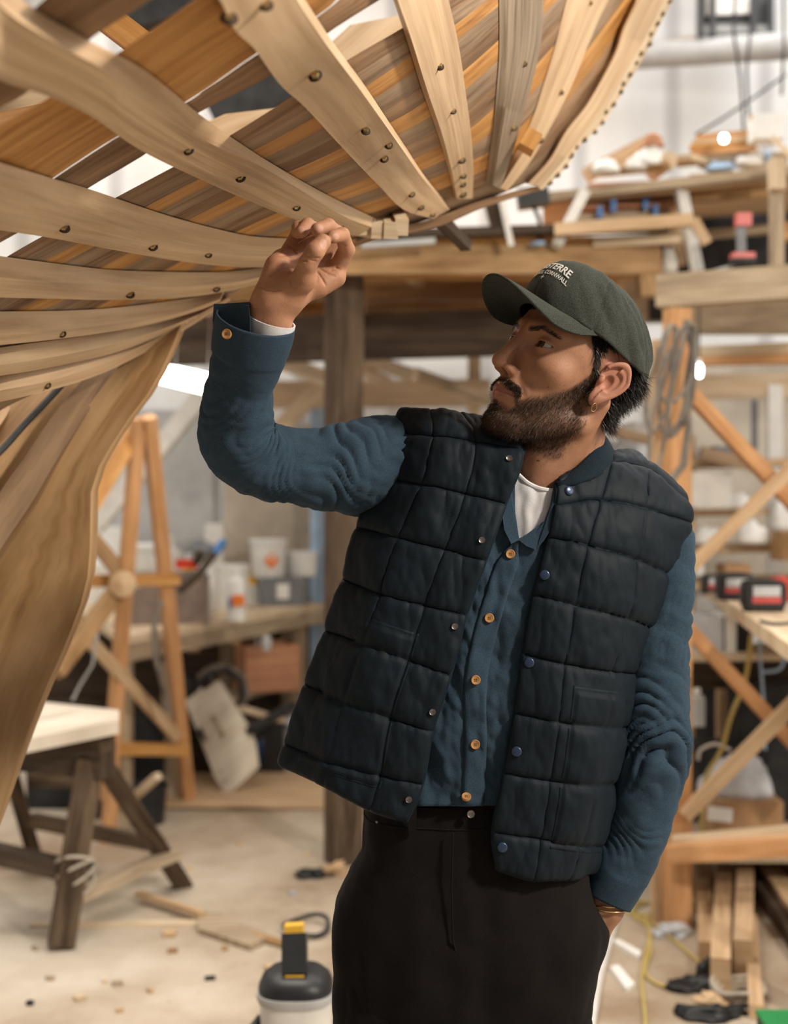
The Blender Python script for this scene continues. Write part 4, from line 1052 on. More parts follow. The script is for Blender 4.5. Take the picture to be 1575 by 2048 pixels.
# ---- trousers
def loft(rows, name, m, parent, nth=90, n=120, pw=2.6, amp=.006, cap_end=True, seed=0, fold=None):
    a = np.array(rows, float); q = resample(a, n)   # px-left, px-right, y, d, half depth
    V = np.zeros((n, nth, 3))
    for i in range(n):
        l, r, y, d, hd = q[i]; c = (l+r)/2; w = (r-l)/2
        for k in range(nth):
            th = 2*math.pi*k/nth; cs, sn = math.cos(th), math.sin(th); s = (abs(cs)**pw+abs(sn)**pw)**(-1/pw)
            V[i, k] = P(c+w*cs*s, y, d); V[i, k, 1] += hd*sn*s
    f = V.reshape(-1, 3); ctr = V.mean(axis=1, keepdims=True); nn = V-ctr; nn[..., 2] = 0; nn /= np.linalg.norm(nn, axis=2, keepdims=True)
    h = fbm(np.column_stack([f[:, 0]*2.4+seed, f[:, 1], f[:, 2]*.7]), 9, 3)*amp
    V = V+nn*h.reshape(n, nth, 1)
    F_ = [[i*nth+k, i*nth+(k+1) % nth, (i+1)*nth+(k+1) % nth, (i+1)*nth+k] for i in range(n-1) for k in range(nth)]
    return mesh(name, V.reshape(-1, 3), F_, m, parent, smooth=True), V
tr, TV = loft([(728,1200,1585,1.955,.108),(724,1195,1640,1.955,.114),(716,1180,1700,1.955,.118),(690,1178,1752,1.955,.122),(669,1192,1800,1.955,.125),(664,1212,1848,1.955,.128),(664,1208,1890,1.955,.128),(666,1192,1945,1.955,.125),(668,1182,2010,1.955,.118),(676,1176,2060,1.955,.11)], 'trousers', M['trouser'], man, amp=.007)
for (a, b, s) in (((664,930),(666,925),1), ((912,1198),(918,1177),4)):
    loft([(a[0]+22,a[1]-22,1900,1.955,.10),(a[0]+12,b[1]-10,1980,1.955,.105),(b[0]+2,b[1]-2,2060,1.955,.105),(b[0]+12,b[1]-16,2250,1.955,.098),(b[0]+30,b[1]-30,2500,1.96,.088),(b[0]+42,b[1]-42,2750,1.965,.080),(b[0]+44,b[1]-44,2890,1.97,.080)], 'trouser_leg', M['trouser'], tr, amp=.008, seed=s)
    x = (b[0]+b[1])/2
    c = P(x, 2900, 1.93); c.z = 0
    MB().lathe([(.0, .0), (.055, .0), (.057, .03), (.05, .05), (.046, .09), (.042, .11), (0, .112)], c, 28, sx=.85, sy=2.3, pw=2.5).build('shoe', M['old_dark'], man, smooth=True)
wb = MB(); t0 = TV[2:12:3]
MB().tube([TV[9, k]+np.array([0, -.0, 0]) for k in range(45, 90)], .0016, 6).build('waistband_seam', M['trouser'], tr)
disc('button', P(941, 1628, 1.836), (0, -1, .1), .0058, .003, M['snap'], tr)
disc('rivet', P(753, 1644, 1.858), (-.3, -1, 0), .002, .0015, M['snap'], tr)
for x, d in ((826, 1.845), (1150, 1.850)):
    MB().beam(P(x, 1600, d), P(x-2, 1662, d), .011, .004, up=(0, -1, 0)).build('belt_loop', M['trouser'], tr)
MB().tube([P(905,1665,1.836),P(903,1780,1.828),P(905,1880,1.826),P(925,1960,1.84)], .0014, 6).build('fly_seam', M['trouser'], tr)
# ---------------------------------------------------------------- timbers, benches and clutter of the shed
def T(name, label, cat, a, b, w, h, m, group=None, up=(0, 0, 1), roll=0, parent=None, nm=None):
    """timber from a to b, each (px, py, distance)"""
    o = MB().beam(P(*a), P(*b), w, h, up, roll=roll).build(name, M[m], parent)
    return o if parent is not None else tag(o, label, cat, group)
KB = 1.0                      # spacing factor of the left bench group
P_0 = P
def P(px, py, d): return P_0(px, py, d*KB)
def atz(px, z, d):            # pixel column, height above floor, distance
    d = d*KB; return Vector((d*(px-787.5)/F, d, EYE-(EYE-z)*KB))
def fl(px, py):               # a point on the floor seen at px, py
    return P(px, py, EYE*F/(py-1000.0))
# concrete panel and timber rails of the back wall
struct('trim_1', MB().box((-.72, 7.93, .95), .62, .1, 1.9), M['wall_c'])
struct('trim_2', MB().box((-1.35, 7.96, 1.0), .5, .06, 2.0), M['lgrey'])
struct('trim_3', MB().box((2.3, 7.93, 1.6), 1.5, .1, 1.4), M['wall_c'])
T('floor_board', 'thin tan sheet lying on the floor beneath the left bench', 'board', (330, 1590, 6.45), (760, 1595, 6.45), .75, .012, 'pine').location.z = .002

# main post and mezzanine
c = atz(687, 0, 5.2); b = MB(); b.box((c.x, c.y, 1.225), .125, .115, 2.45, rz=.42)
tag(b.build('post', M['post']), 'thick weathered dark post standing on the floor left of the man', 'post')
T('beam', 'long dark beam running behind the weathered post and the cap', 'beam', (335, 688, 5.9), (1045, 664, 5.5), .12, .19, 'old_dark')
deck = thing('mezzanine_deck', 'timber platform deck with golden joists above the man, seen from below', 'platform', (.2, 6.2, 2.42))
MB().box((.03, 6.35, 2.45), 2.0, 2.7, .03).build('deck_board', M['orange'], deck)
for d_, m_, h_ in ((5.02, 'stem', .11), (5.35, 'orange', .07), (5.75, 'stem', .10), (6.2, 'orange', .09), (6.7, 'stem', .10), (7.3, 'orange', .10)):
    MB().beam((-.95+.1*(d_-5), d_, 2.43-h_/2), (1.02, d_, 2.43-h_/2), .05, h_).build('joist', M[m_], deck)
MB().beam((-.15, 4.97, 2.46), (1.02, 4.93, 2.485), .08, .03).build('edge_board', M['old_dark'], deck)
MB().beam(P(1272, 495, 5.0)+Vector((.05, .05, 0)), P(1280, 590, 5.0)+Vector((.05, .05, 0)), .09, .10).build('corner_block', M['stem'], deck)
for a, b_ in (((960, 505, 5.1), (1045, 640, 5.9)), ((800, 530, 5.3), (905, 600, 6.6))):
    T('rafter', '', '', a, b_, .05, .07, 'pine', parent=deck)
for i, (x0, y0, x1, y1) in enumerate(((720, 545, 900, 535), (725, 602, 880, 590), (730, 628, 980, 612), (370, 640, 655, 652), (385, 615, 520, 590))):
    T('board', ['golden board lying under the deck beside the post', 'pale golden board below the deck, right of the post', 'golden board just above the dark beam, right of the post', 'tan board on the dark beam, left of the raised cuff', 'narrow tan board end under the keel'][i], 'board',
      (x0, y0, 6.0), (x1, y1, 6.2), .09, .045, ['orange', 'pine', 'stem', 'pine', 'pine'][i])
# pale rails and braces under the dark beam, one nailed framework
wf = thing('timber_framing', 'framework of pale rails and diagonal braces between post and back wall', 'framework', (0, 7, 0))
def W_(n_, a, b, w, h, m): return MB().beam(P(*a), P(*b), w, h).build(n_, M[m], wf)
for x_, y_ in ((-.285, 7.3), (.45, 7.3), (2.6, 6.6)): MB().box((x_, y_, 1.15), .07, .07, 2.3).build('stud', M['pine_pale'], wf)
W_('rail', (540, 790, 7.2), (980, 786, 7.2), .05, .15, 'pine_pale')
W_('brace', (722, 716, 6.2), (830, 752, 6.0), .05, .06, 'pine_pale')
W_('brace', (724, 742, 6.6), (775, 764, 6.4), .04, .05, 'pine_pale')
W_('brace', (828, 745, 6.3), (985, 800, 6.3), .05, .05, 'old_grey')
W_('brace', (560, 722, 6.0), (662, 762, 6.0), .05, .075, 'pine_pale')
W_('brace', (545, 872, 6.6), (638, 776, 6.6), .05, .085, 'pine_pale')
W_('brace', (190, 1052, 6.8), (425, 768, 6.6), .05, .095, 'offwhite')
W_('rail', (1250, 778, 6.6), (1700, 768, 6.4), .05, .12, 'pine_pale')
T('plank', 'long pale plank on brackets right of the coil, upper one', 'plank', (1392, 706, 5.1), (1700, 694, 4.8), .12, .04, 'pine_pale')
T('plank', 'orange plank on brackets right of the coil, lower one', 'plank', (1392, 722, 5.1), (1700, 716, 4.8), .12, .03, 'red_pine')
T('pipe', 'blue upright pipe on the wall left of the post', 'pipe', (634, 815, 7.6), (634, 1490, 7.6), .08, .03, 'ltblue')
T('rail', 'white upright stud behind the orange crossed braces', 'stud', (1548, 770, 6.45), (1548, 1580, 6.45), .07, .05, 'white')
T('rail', 'dark upright slot batten on the wall behind the crossed braces', 'batten', (1508, 800, 6.9), (1508, 900, 6.9), .03, .03, 'grey')

# fluorescent fitting behind the forearm, work lamps by the coil
fx = thing('strip_lamp', 'lit fluorescent strip lamp behind the raised forearm', 'lamp', P(378, 756, 5.6))
MB().beam(P(330, 748, 5.5), P(432, 772, 5.2), .10, .07).build('tube', M['lamp'], fx)
MB().beam(P(330, 736, 5.54), P(432, 758, 5.24), .06, .02).build('housing', M['white'], fx)
for q_ in (P(350, 742, 5.5), P(415, 756, 5.3)): MB().tube([q_, q_+Vector((0, .12, .40))], .003, 5).build('chain', M['steel'], fx)
for x, lb in ((1381, 'small lit capsule lamp, left one of the pair by the coil'), (1398, 'small lit capsule lamp, right one of the pair by the coil')):
    q = thing('work_lamp', lb, 'lamp', P(x, 740, 4.9), 'pair of small lamps')
    MB().lathe([(0, -.028), (.010, -.024), (.013, 0), (.011, .02), (0, .028)], P(x, 741, 4.9), 14).build('bulb', M['lamp'], q, smooth=True)
    MB().lathe([(.006, .026), (.008, .028), (.008, .045), (0, .047)], P(x, 741, 4.9), 10).build('cap', M['white'], q); MB().tube([P(x, 718, 4.9), P(x, 600, 4.75)], .003, 5).build('cord', M['dark'], q)

# ---- wooden trestle with crossed braces (left)
tr_ = thing('trestle', 'tall pale wooden trestle of tapering legs standing behind the sawhorse', 'trestle', fl(290, 1640))
def leg2(a, b, w, h, m='red_pine', name='leg'): return MB().beam(P(*a), P(*b), w, h, up=(.55, -1, 0)).build(name, M[m], tr_)
leg2((277, 838, 5.35), (216, 1600, 5.6), .055, .055); leg2((297, 834, 5.35), (377, 1603, 6.22), .055, .055)
leg2((225, 1560, 5.5), (214, 1686, 5.5), .05, .06, 'red_pine', 'leg')
leg2((278, 850, 5.5), (150, 1060, 4.9), .06, .06, 'orange', 'brace')
leg2((170, 1060, 5.45), (243, 1148, 5.45), .06, .05, 'stem', 'brace'); leg2((246, 1165, 5.45), (110, 1345, 5.1), .07, .05, 'stem', 'brace')
leg2((170, 1162, 5.5), (355, 1158, 5.7), .05, .07, 'orange', 'rail'); leg2((232, 1497, 5.65), (370, 1499, 6.0), .05, .055, 'orange', 'rail')
leg2((140, 1238, 5.2), (352, 1472, 5.9), .05, .055, 'pine', 'brace')
MB().lathe([(0, 0), (.055, 0), (.055, .03), (0, .03)], P(247, 1168, 5.38), 20, rot=Matrix.Rotation(math.pi/2, 3, 'X')).build('hinge_plate', M['pine'], tr_)

# ---- dark sawhorse with a white board on top
sh = thing('sawhorse', 'dark stained heavy sawhorse with a twine-bound leg', 'sawhorse', fl(180, 1860))
def sb(a, b, w, h, m='post', n='leg', up=(.3, -1, 0)): return MB().beam(P(*a), P(*b), w, h, up=up).build(n, M[m], sh)
sb((180, 1520, 4.30), (122, 1892, 4.20), .085, .06); sb((188, 1500, 4.35), (366, 1770, 4.88), .065, .06)
sb((20, 1540, 4.9), (70, 1715, 5.1), .055, .055); sb((150, 1560, 5.0), (60, 1560, 5.0), .05, .05, 'post', 'rail')
sb((-60, 1500, 4.5), (215, 1528, 4.30), .09, .09, 'old_dark', 'top_beam'); sb((-80, 1690, 4.35), (172, 1748, 4.26), .055, .09, 'old_dark', 'rail')
sb((62, 1640, 5.0), (322, 1690, 4.9), .05, .06, 'post', 'rail'); sb((150, 1792, 4.28), (345, 1708, 4.75), .035, .07, 'old_grey', 'stretcher')
c0 = P(150, 1745, 4.26)
for k in range(4):
    MB().tube([c0+Vector((.062*math.cos(t), .05*math.sin(t), .02*k-.03+.035*math.sin(t+k))) for t in np.linspace(0, 6.28, 21)[:-1]], .0055, 6, closed=True).build('twine', M['twine'], sh)
T('board', 'small dark block on the sawhorse under the white board', 'block', (90, 1490, 4.4), (215, 1486, 4.3), .09, .055, 'post')
MB_ = MB().poly([P(50, 1478, 4.1), P(238, 1440, 4.25), P(238, 1420, 4.7), P(70, 1402, 4.9), P(20, 1420, 4.7)], (0, 0, -.045))
tag(MB_.build('board', M['ply']), 'thick pale board resting across the dark sawhorse', 'board')
T('block', 'white block hanging below the pale board on the sawhorse', 'block', (205, 1455, 4.45), (205, 1515, 4.45), .06, .05, 'ply')

# ---- left workbench
KB = 1.09
wt = [atz(240, .90, 5.2), atz(655, .90, 7.0), atz(655, .90, 7.32), atz(120, .90, 7.28)]
wbn = thing('workbench', 'long cluttered timber workbench along the wall left of the post', 'workbench', (-1.0, 6.6, 0))
MB().poly([v+Vector((0, 0, 0)) for v in wt], (0, 0, -.035)).build('worktop', M['pine_pale'], wbn)
MB().beam(wt[0]+Vector((0, .03, -.075)), wt[1]+Vector((0, .03, -.075)), .035, .08).build('apron', M['old_grey'], wbn)
for px_, d_ in ((600, 6.85), (340, 5.75), (452, 6.9), (248, 5.3), (575, 7.2)):
    p_ = atz(px_, 0, d_); MB().box((p_.x, p_.y, .405), .07, .07, .81).build('leg', M['old_grey'], wbn)
MB().poly([atz(462, .50, 6.25), atz(612, .50, 6.95), atz(620, .50, 7.7), atz(440, .50, 7.2)], (0, 0, -.03)).build('shelf', M['old_grey'], wbn)
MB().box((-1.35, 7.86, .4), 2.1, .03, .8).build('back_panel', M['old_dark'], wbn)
for px_, d_ in ((388, 5.95), (530, 6.55), (470, 6.25)):
    p_ = atz(px_, .80, d_); MB().box((p_.x, p_.y-.02, p_.z), .05, .05, .09).build('cleat', M['pine'], wbn)

def bucket(px, d, z, r, h, label, m='white', lid=True, rz=0, group=None, cat='bucket'):
    c = atz(px, z, d); t = thing('bucket', label, cat, c, group); r *= KB; h *= KB
    MB().lathe([(0, 0), (r*.86, 0), (r*.9, .01), (r, h*.92), (r*1.05, h*.93), (r*1.05, h), (r*.97, h), (r*.95, h*.9)] if not lid else [(0, 0), (r*.86, 0), (r*.9, .01), (r, h*.9)], c, 28).build('tub', M[m], t, smooth=True)
    if lid: MB().lathe([(0, h*.9), (r*1.07, h*.9), (r*1.07, h*.97), (r*.95, h), (0, h*.985)], c, 28).build('lid', M[m], t, smooth=True)
    MB().tube([c+Vector((r*1.03*math.cos(t_), -.2*r*math.sin(t_), h*.85-r*.9*math.sin(t_))) for t_ in np.linspace(0, math.pi, 14)], .0025, 6).build('handle', M['lgrey'], t)
    return t
def carton(px, d, z, w, dp, h, label, m='cardboard', rz=0, name='box', cat='box', flaps=True, group=None):
    c = atz(px, z, d); t = thing(name, label, cat, c, group); w *= KB; dp *= KB; h *= KB
    b = MB(); R_ = Matrix.Rotation(rz, 3, 'Z'); th = .008
    for sx, sy, cx, cy in ((w, th, 0, -dp/2), (w, th, 0, dp/2), (th, dp, -w/2, 0), (th, dp, w/2, 0)):
        b.box(c+R_@Vector((cx, cy, h/2)), sx, sy, h, rz)
    b.box(c+Vector((0, 0, .006)), w, dp, .01, rz); b.build('body', M[m], t)
    if flaps:
        b = MB(); b.box(c+R_@Vector((0, 0, h)), w*.98, dp*.98, .008, rz); b.build('lid', M[m], t)
    return t
def panel_on(t, pts, m, name='label', th=.003):
    return MB().poly([P(*q) for q in pts], (0, th, 0)).build(name, M[m], t)
def bottle(px, d, z, r, h, label, m='white', capm='white', name='bottle', cat='bottle', group=None, square=2):
    c = atz(px, z, d); t = thing(name, label, cat, c, group); r *= KB; h *= KB
    MB().lathe([(0, 0), (r, 0), (r, h*.72), (r*.85, h*.8), (r*.35, h*.86), (r*.35, h*.9)], c, 24, pw=square).build('body', M[m], t, smooth=True)
    MB().lathe([(0, h*.88), (r*.45, h*.88), (r*.45, h), (0, h)], c, 16).build('cap', M[capm], t, smooth=True)
    return t

# open steel tank on the bench
tk = thing('steel_tank', 'open grey and brown sheet metal tank on the left workbench', 'tank', atz(360, .90, 5.75))
c = atz(338, .90, 5.9); R_ = Matrix.Rotation(.22, 3, 'Z')
for nm_, sx, sy, cx, cy, mm in (('side', .30, .012, 0, -.13, 'brownsteel'), ('side', .30, .012, 0, .13, 'steel'), ('side', .012, .26, -.15, 0, 'steel'), ('side', .012, .26, .15, 0, 'lgrey'), ('bottom', .3, .26, 0, 0, 'steel')):
    b = MB(); b.box(c+R_@Vector((cx*1.2, cy*1.2, .12 if nm_ == 'side' else .006)), sx*1.2, sy*1.2, .24 if nm_ == 'side' else .012, .22); b.build(nm_, M[mm], tk)
bt = bottle(473, 5.95, .90, .042, .235, 'white bottle with red label at the front of the bench', square=4)
panel_on(bt, [(463, 1190, 5.895), (488, 1190, 5.895), (489, 1212, 5.895), (463, 1212, 5.895)], 'orange_p'); panel_on(bt, [(456, 1196, 5.897), (461, 1196, 5.897), (462, 1216, 5.897), (456, 1216, 5.897)], 'blue')
cr = carton(566, 6.85, .90, .22, .20, .135, 'grey plastic crate with white sticker on the workbench', 'grey', name='crate', cat='crate', flaps=False)
MB().box(atz(566, 1.035, 6.85), .235, .215, .015).build('rim', M['grey'], cr)
panel_on(cr, [(553, 1168, 6.74), (578, 1168, 6.74), (578, 1198, 6.74), (553, 1198, 6.74)], 'paper')
bk_ = bucket(536, 6.85, 1.045, .095, .20, 'white bucket with orange hazard diamond stacked on the grey crate')
pd = atz(543, 1.135, 6.745); MB().poly([pd+Vector(q) for q in ((0, 0, -.045), (.043, 0, 0), (0, 0, .045), (-.043, 0, 0))], (0, .004, 0)).build('hazard_diamond', M['orange_p'], bk_)
MB().poly([pd+Vector(q) for q in ((-.006, -.002, .002), (.008, -.002, .004), (.012, -.002, .022), (.002, -.002, .03), (-.009, -.002, .018))], (0, .002, 0)).build('flame_mark', M['paper'], bk_)
bucket(603, 6.95, 1.045, .085, .13, 'low white tub at the right end of the grey crate')
bucket(628, 7.05, .90, .062, .145, 'white tub standing on the bench right of the crate')
bucket(462, 6.6, .90, .090, .22, 'wide white tub behind the bottle with the red label', lid=False)
bucket(645, 7.3, .90, .06, .20, 'tall pale tub against the post end of the bench')
carton(500, 6.9, 1.0, .07, .06, .05, 'small yellow packet left of the hazard bucket', 'yellow', name='packet', cat='packet').location.z += 0
carton(500, 6.9, .90, .10, .10, .10, 'low white carton under the yellow packet', 'offwhite')
rb = thing('nail_gun', 'red power tool lying on the steel tank', 'tool', atz(372, 1.14, 5.8))
b = MB(); b.box(atz(374, 1.165, 5.8), .11, .05, .045, .1); b.build('body', M['red'], rb); b = MB(); b.beam(atz(392, 1.17, 5.78), atz(402, 1.22, 5.76), .035, .03); b.build('grip', M['old_dark'], rb)
bottle(377, 6.1, .90, .032, .30, 'yellow bottle behind the red tool', 'yellow', 'white')
bottle(362, 6.2, .90, .028, .31, 'slim white bottle beside the yellow bottle', 'white', 'offwhite')
bottle(343, 6.4, .90, .035, .38, 'tall white canister left of the yellow bottle', 'white', 'white')
def heap(name, label, cat, c, sx, sy, sz, m, n=9, seed=0, amp=.35):
    V = []; Fc = []; R, K = 10, 18
    for i in range(R+1):
        for k in range(K):
            e = math.pi/2*i/R; t = 2*math.pi*k/K; p = Vector((math.cos(t)*math.cos(e), math.sin(t)*math.cos(e), math.sin(e)))
            s = 1+amp*_nz.fractal(p*1.7+Vector((seed, seed*.7, 0)), .8, 2, 3); V.append((c[0]+p.x*sx*s, c[1]+p.y*sy*s, c[2]+max(0, p.z*sz*s)))
    for i in range(R):
        for k in range(K): k2 = (k+1) % K; Fc.append([i*K+k, i*K+k2, (i+1)*K+k2, (i+1)*K+k])
    Fc.append(list(range(K))[::-1])
    return tag(mesh(name, V, Fc, M[m], smooth=True), label, cat)
heap('cloth', 'crumpled white cloth behind the red tool', 'cloth', atz(402, .90, 6.3), .085, .06, .30, 'white', seed=2)
heap('cloth', 'dark grey crumpled bag on the back of the left bench', 'cloth', atz(398, 1.15, 6.8), .085, .06, .10, 'grey', seed=4)
carton(430, 6.9, .90, .09, .09, .42, 'white canister with orange top at the back of the bench', 'offwhite', name='canister', cat='canister')
bucket(300, 6.9, .90, .11, .32, 'large white bucket between the trestle legs'); bucket(335, 6.5, .90, .07, .26, 'white pail right of the large bucket between the trestle legs')
carton(215, 7.0, .90, .22, .2, .20, 'cream carton on the bench left of the trestle', 'pine_pale' and 'offwhite')
carton(222, 7.1, 1.10, .20, .18, .20, 'white carton stacked on the cream carton left of the trestle', 'white')
T('board', 'cream board lying across the left end of the bench', 'board', (180, 1170, 5.6), (345, 1166, 5.9), .10, .03, 'ply')
carton(280, 5.95, .90, .16, .16, .12, 'pale box under the trestle brace on the bench', 'offwhite')
heap('rag', 'light blue rag on top of the stacked white carton at left', 'rag', atz(190, 1.30, 7.05), .035, .03, .09, 'ltblue', seed=1)
st = resample([tuple(P(358, 1182, 5.5)), tuple(P(395, 1150, 5.5)), tuple(P(425, 1112, 5.52)), tuple(P(448, 1082, 5.55))], 18)
adz = thing('adze', 'curved dark handled tool with blue tip leaning on the steel tank', 'tool', P(358, 1182, 5.5))
MB().tube(st[:14], [.018]*14, 8).build('handle', M['old_dark'], adz, smooth=True); MB().tube(st[13:], [.019, .020, .021, .021, .018], 8).build('blue_tip', M['blue'], adz, smooth=True)
# under the left bench
KB = 1.0
carton(440, 6.9, 0, .36, .2, .27, 'dark chest beneath the spoked wheel', 'old_dark', name='chest', cat='chest')
KB = 1.09
wbx = carton(533, 6.55, .50, .27, .24, .23, 'open brown wooden box on the shelf under the bench', 'redwood', rz=.35, name='wooden_box', flaps=False)
bottle(514, 6.5, .51, .018, .25, 'small clear bottle poking out of the wooden box', 'lgrey', 'white')
KB = 1.0
q = atz(533, .79, 6.35); MB_ = MB().lathe([(0, 0), (.018, .005), (.026, .03), (.024, .06), (.010, .08), (0, .082)], (q.x, q.y, q.z-.08), 16)
tag(MB_.build('lamp_bulb', M['lgrey'], smooth=True), 'pale hanging bulb shape under the bench top', 'bulb')
wh = thing('spoked_wheel', 'dark machine wheel with pale rim under the left bench', 'wheel', atz(440, .28, 6.85))
wc = P(440, 1385, 6.85); RX = Matrix.Rotation(math.pi/2, 3, 'X')@Matrix.Rotation(.3, 3, 'Y')
MB().tube([wc+RX@Vector((.14*math.cos(t), .14*math.sin(t), 0)) for t in np.linspace(0, 6.28, 33)[:-1]], .014, 8, closed=True).build('rim', M['cable_grey'], wh, smooth=True)
MB().tube([wc+RX@Vector((.115*math.cos(t), .115*math.sin(t), .01)) for t in np.linspace(0, 6.28, 33)[:-1]], .012, 8, closed=True).build('tyre', M['black'], wh, smooth=True)
for k in range(6): MB().tube([wc, wc+RX@Vector((.12*math.cos(k*1.047), .12*math.sin(k*1.047), 0))], .006, 6).build('spoke', M['cable_grey'], wh)
MB().lathe([(0, -.03), (.03, -.03), (.03, .03), (0, .03)], wc, 16, rot=RX).build('hub', M['black'], wh)
heap('machine', 'black motor casing left of the spoked wheel', 'machine', atz(378, .28, 6.7), .10, .08, .26, 'black', seed=5, amp=.15)
# leaning board with two slots
lb = [(x_, y_, 6.36+(1593-y_)*.0006) for x_, y_ in ((370, 1402), (392, 1386), (400, 1376), (406, 1382), (437, 1361), (505, 1468), (511, 1490), (517, 1535), (454, 1593), (432, 1560))]
lbt = tag(MB().poly([P(*q) for q in lb], (.0, .03, .0)).build('slotted_board', M['ply']), 'pale board with two dark slots leaning beside the trestle', 'board')
for pts in ([(420, 1434), (428, 1429), (450, 1470), (442, 1478)], [(394, 1462), (398, 1455), (404, 1458), (412, 1478), (410, 1484), (404, 1480)], [(436, 1540), (440, 1538), (443, 1544), (438, 1547)], [(446, 1560), (450, 1557), (453, 1563), (448, 1566)]):
    MB().poly([P(x, y, 6.352+(1593-y)*.0006) for x, y in pts], (0, .02, 0)).build('slot', M['dark' if pts[0][1] > 1440 and pts[0][1] < 1500 else 'old_grey'], lbt)
# striped ball
bc = fl(538, 1537)+Vector((0, 0, .088)); bl_ = thing('striped_ball', 'multicoloured striped ball on the floor by the slotted board', 'ball', bc-Vector((0, 0, .088)))
RB = Matrix.Rotation(-.5, 3, 'Y')
for k, mm in enumerate(('green', 'blue', 'ltblue', 'magenta', 'pine', 'magenta')):
    V = []; Fc = []; t0, t1 = -2.9+k*.62, -2.9+(k+1)*.62
    for i in range(13):
        e = -math.pi/2+math.pi*i/12
        for j in range(5):
            t = t0+(t1-t0)*j/4; V.append(bc+RB@Vector((.088*math.cos(e)*math.cos(t), .088*math.cos(e)*math.sin(t), .088*math.sin(e))))
    for i in range(12):
        for j in range(4): Fc.append([i*5+j, i*5+j+1, i*5+j+6, i*5+j+5])
    mesh('stripe', V, Fc, M[mm], bl_, smooth=True)
MB().lathe([(.0865*math.sin(t), -.0865*math.cos(t)) for t in np.linspace(0.01, 3.13, 12)], bc, 24).build('ball_core', M['magenta'], bl_, smooth=True)
carton(585, 7.1, 0, .22, .2, .23, 'grey storage box on the floor behind the vest hem', 'lgrey', name='storage_box')
carton(548, 6.9, 0, .10, .12, .26, 'black narrow box behind the striped ball', 'black', name='tool_case', cat='case')
T('offcut', 'pale plank offcut lying under the wooden box', 'offcut', (485, 1418, 6.5), (560, 1440, 6.7), .07, .03, 'pine_pale')
T('offcut', 'dark angled bar under the wooden box', 'bar', (500, 1462, 6.4), (585, 1410, 6.7), .05, .03, 'dark')
heap('cloth', 'white and blue cloth on the floor box behind the vest', 'cloth', atz(592, .24, 7.0), .08, .06, .05, 'film', seed=9)
for k, (x, d_, w_, h_, m_) in enumerate(((270, 6.6, .25, .30, 'dark'), (300, 6.3, .16, .42, 'black'), (150, 6.2, .4, .42, 'dark'), (190, 6.0, .15, .25, 'old_dark'))):
    carton(x, d_, 0, w_, .2, h_, ['dark crate in shadow behind the trestle feet', 'black tall case between the trestle legs', 'large dark chest under the bench behind the deadwood', 'small brown chest beside the sawhorse top'][k], m_, name='chest', cat='chest')
bkt = thing('black_tub', 'black rubber tub with a pale stick in it beside the sawhorse', 'tub', fl(290, 1645))
c = fl(290, 1645); MB().lathe([(0, 0), (.085, 0), (.10, .17), (.106, .17), (.106, .16), (.096, .15)], c, 26).build('tub', M['black'], bkt, smooth=True)
T('stick', 'pale round-ended stick poking out of the black tub', 'stick', (255, 1606, 5.65), (316, 1552, 5.5), .035, .03, 'pine_pale')
MB_ = MB().tube([P(195, 1270, 5.0), P(185, 1330, 5.05), P(160, 1370, 5.1), P(145, 1400, 5.1)], .006, 6); tag(MB_.build('air_hose', M['lgrey'], smooth=True), 'thin pale blue hose hanging by the deadwood', 'hose')
MB_ = MB().tube([P(322, 1200, 5.4), P(308, 1250, 5.4), P(312, 1320, 5.4), P(326, 1370, 5.5), P(335, 1420, 5.6)], .012, 8); tag(MB_.build('vacuum_hose', M['cable_grey'], smooth=True), 'pale hose hanging between the trestle legs', 'hose')

# ---- on the floor, left
T('stick', 'long thin pale lath lying on the floor in front of the sawhorse', 'lath', (62, 1852, 4.42), (398, 1848, 4.44), .04, .018, 'pine_pale')
T('offcut', 'small cube offcut against the long lath', 'offcut', (328, 1872, 4.33), (352, 1872, 4.33), .05, .035, 'pine')
pd_ = thing('wood_paddle', 'flat weathered wooden paddle lying on the floor', 'paddle', fl(430, 1850))
MB().poly([fl(395, 1838)+Vector((0,0,.02)), fl(440, 1836)+Vector((0,0,.02)), fl(535, 1885)+Vector((0,0,.02)), fl(500, 1903)+Vector((0,0,.02)), fl(395, 1868)+Vector((0,0,.02))], (0, 0, -.018)).build('blade', M['old_grey'], pd_)
MB().beam(fl(276, 1804)+Vector((0,0,.03)), fl(405, 1846)+Vector((0,0,.03)), .03, .02).build('handle', M['pine'], pd_)
T('stick', 'short brown stick behind the vacuum head', 'stick', (505, 1868, 4.3), (575, 1890, 4.2), .025, .015, 'stem')
c = fl(612, 1862)+Vector((0, 0, .02)); MB_ = MB().tube([c+Vector((.075*math.cos(t), .075*math.sin(t)*1.3, .01*math.sin(2*t))) for t in np.linspace(0, 6.28, 31)[:-1]], .008, 8, closed=True)
tag(MB_.build('hose_ring', M['black'], smooth=True), 'dark blue hose ring lying behind the vacuum', 'ring')
heap('scrap', 'black scrap of rubber on the floor beside the man', 'scrap', fl(630, 1752), .065, .05, .025, 'black', seed=3, amp=.9)
heap('scrap', 'tan wood shaving pile beside the black scrap', 'shavings', fl(668, 1748), .05, .05, .035, 'pine', seed=6, amp=.9)
sc_grp = 'loose chips on the concrete'
chips = []
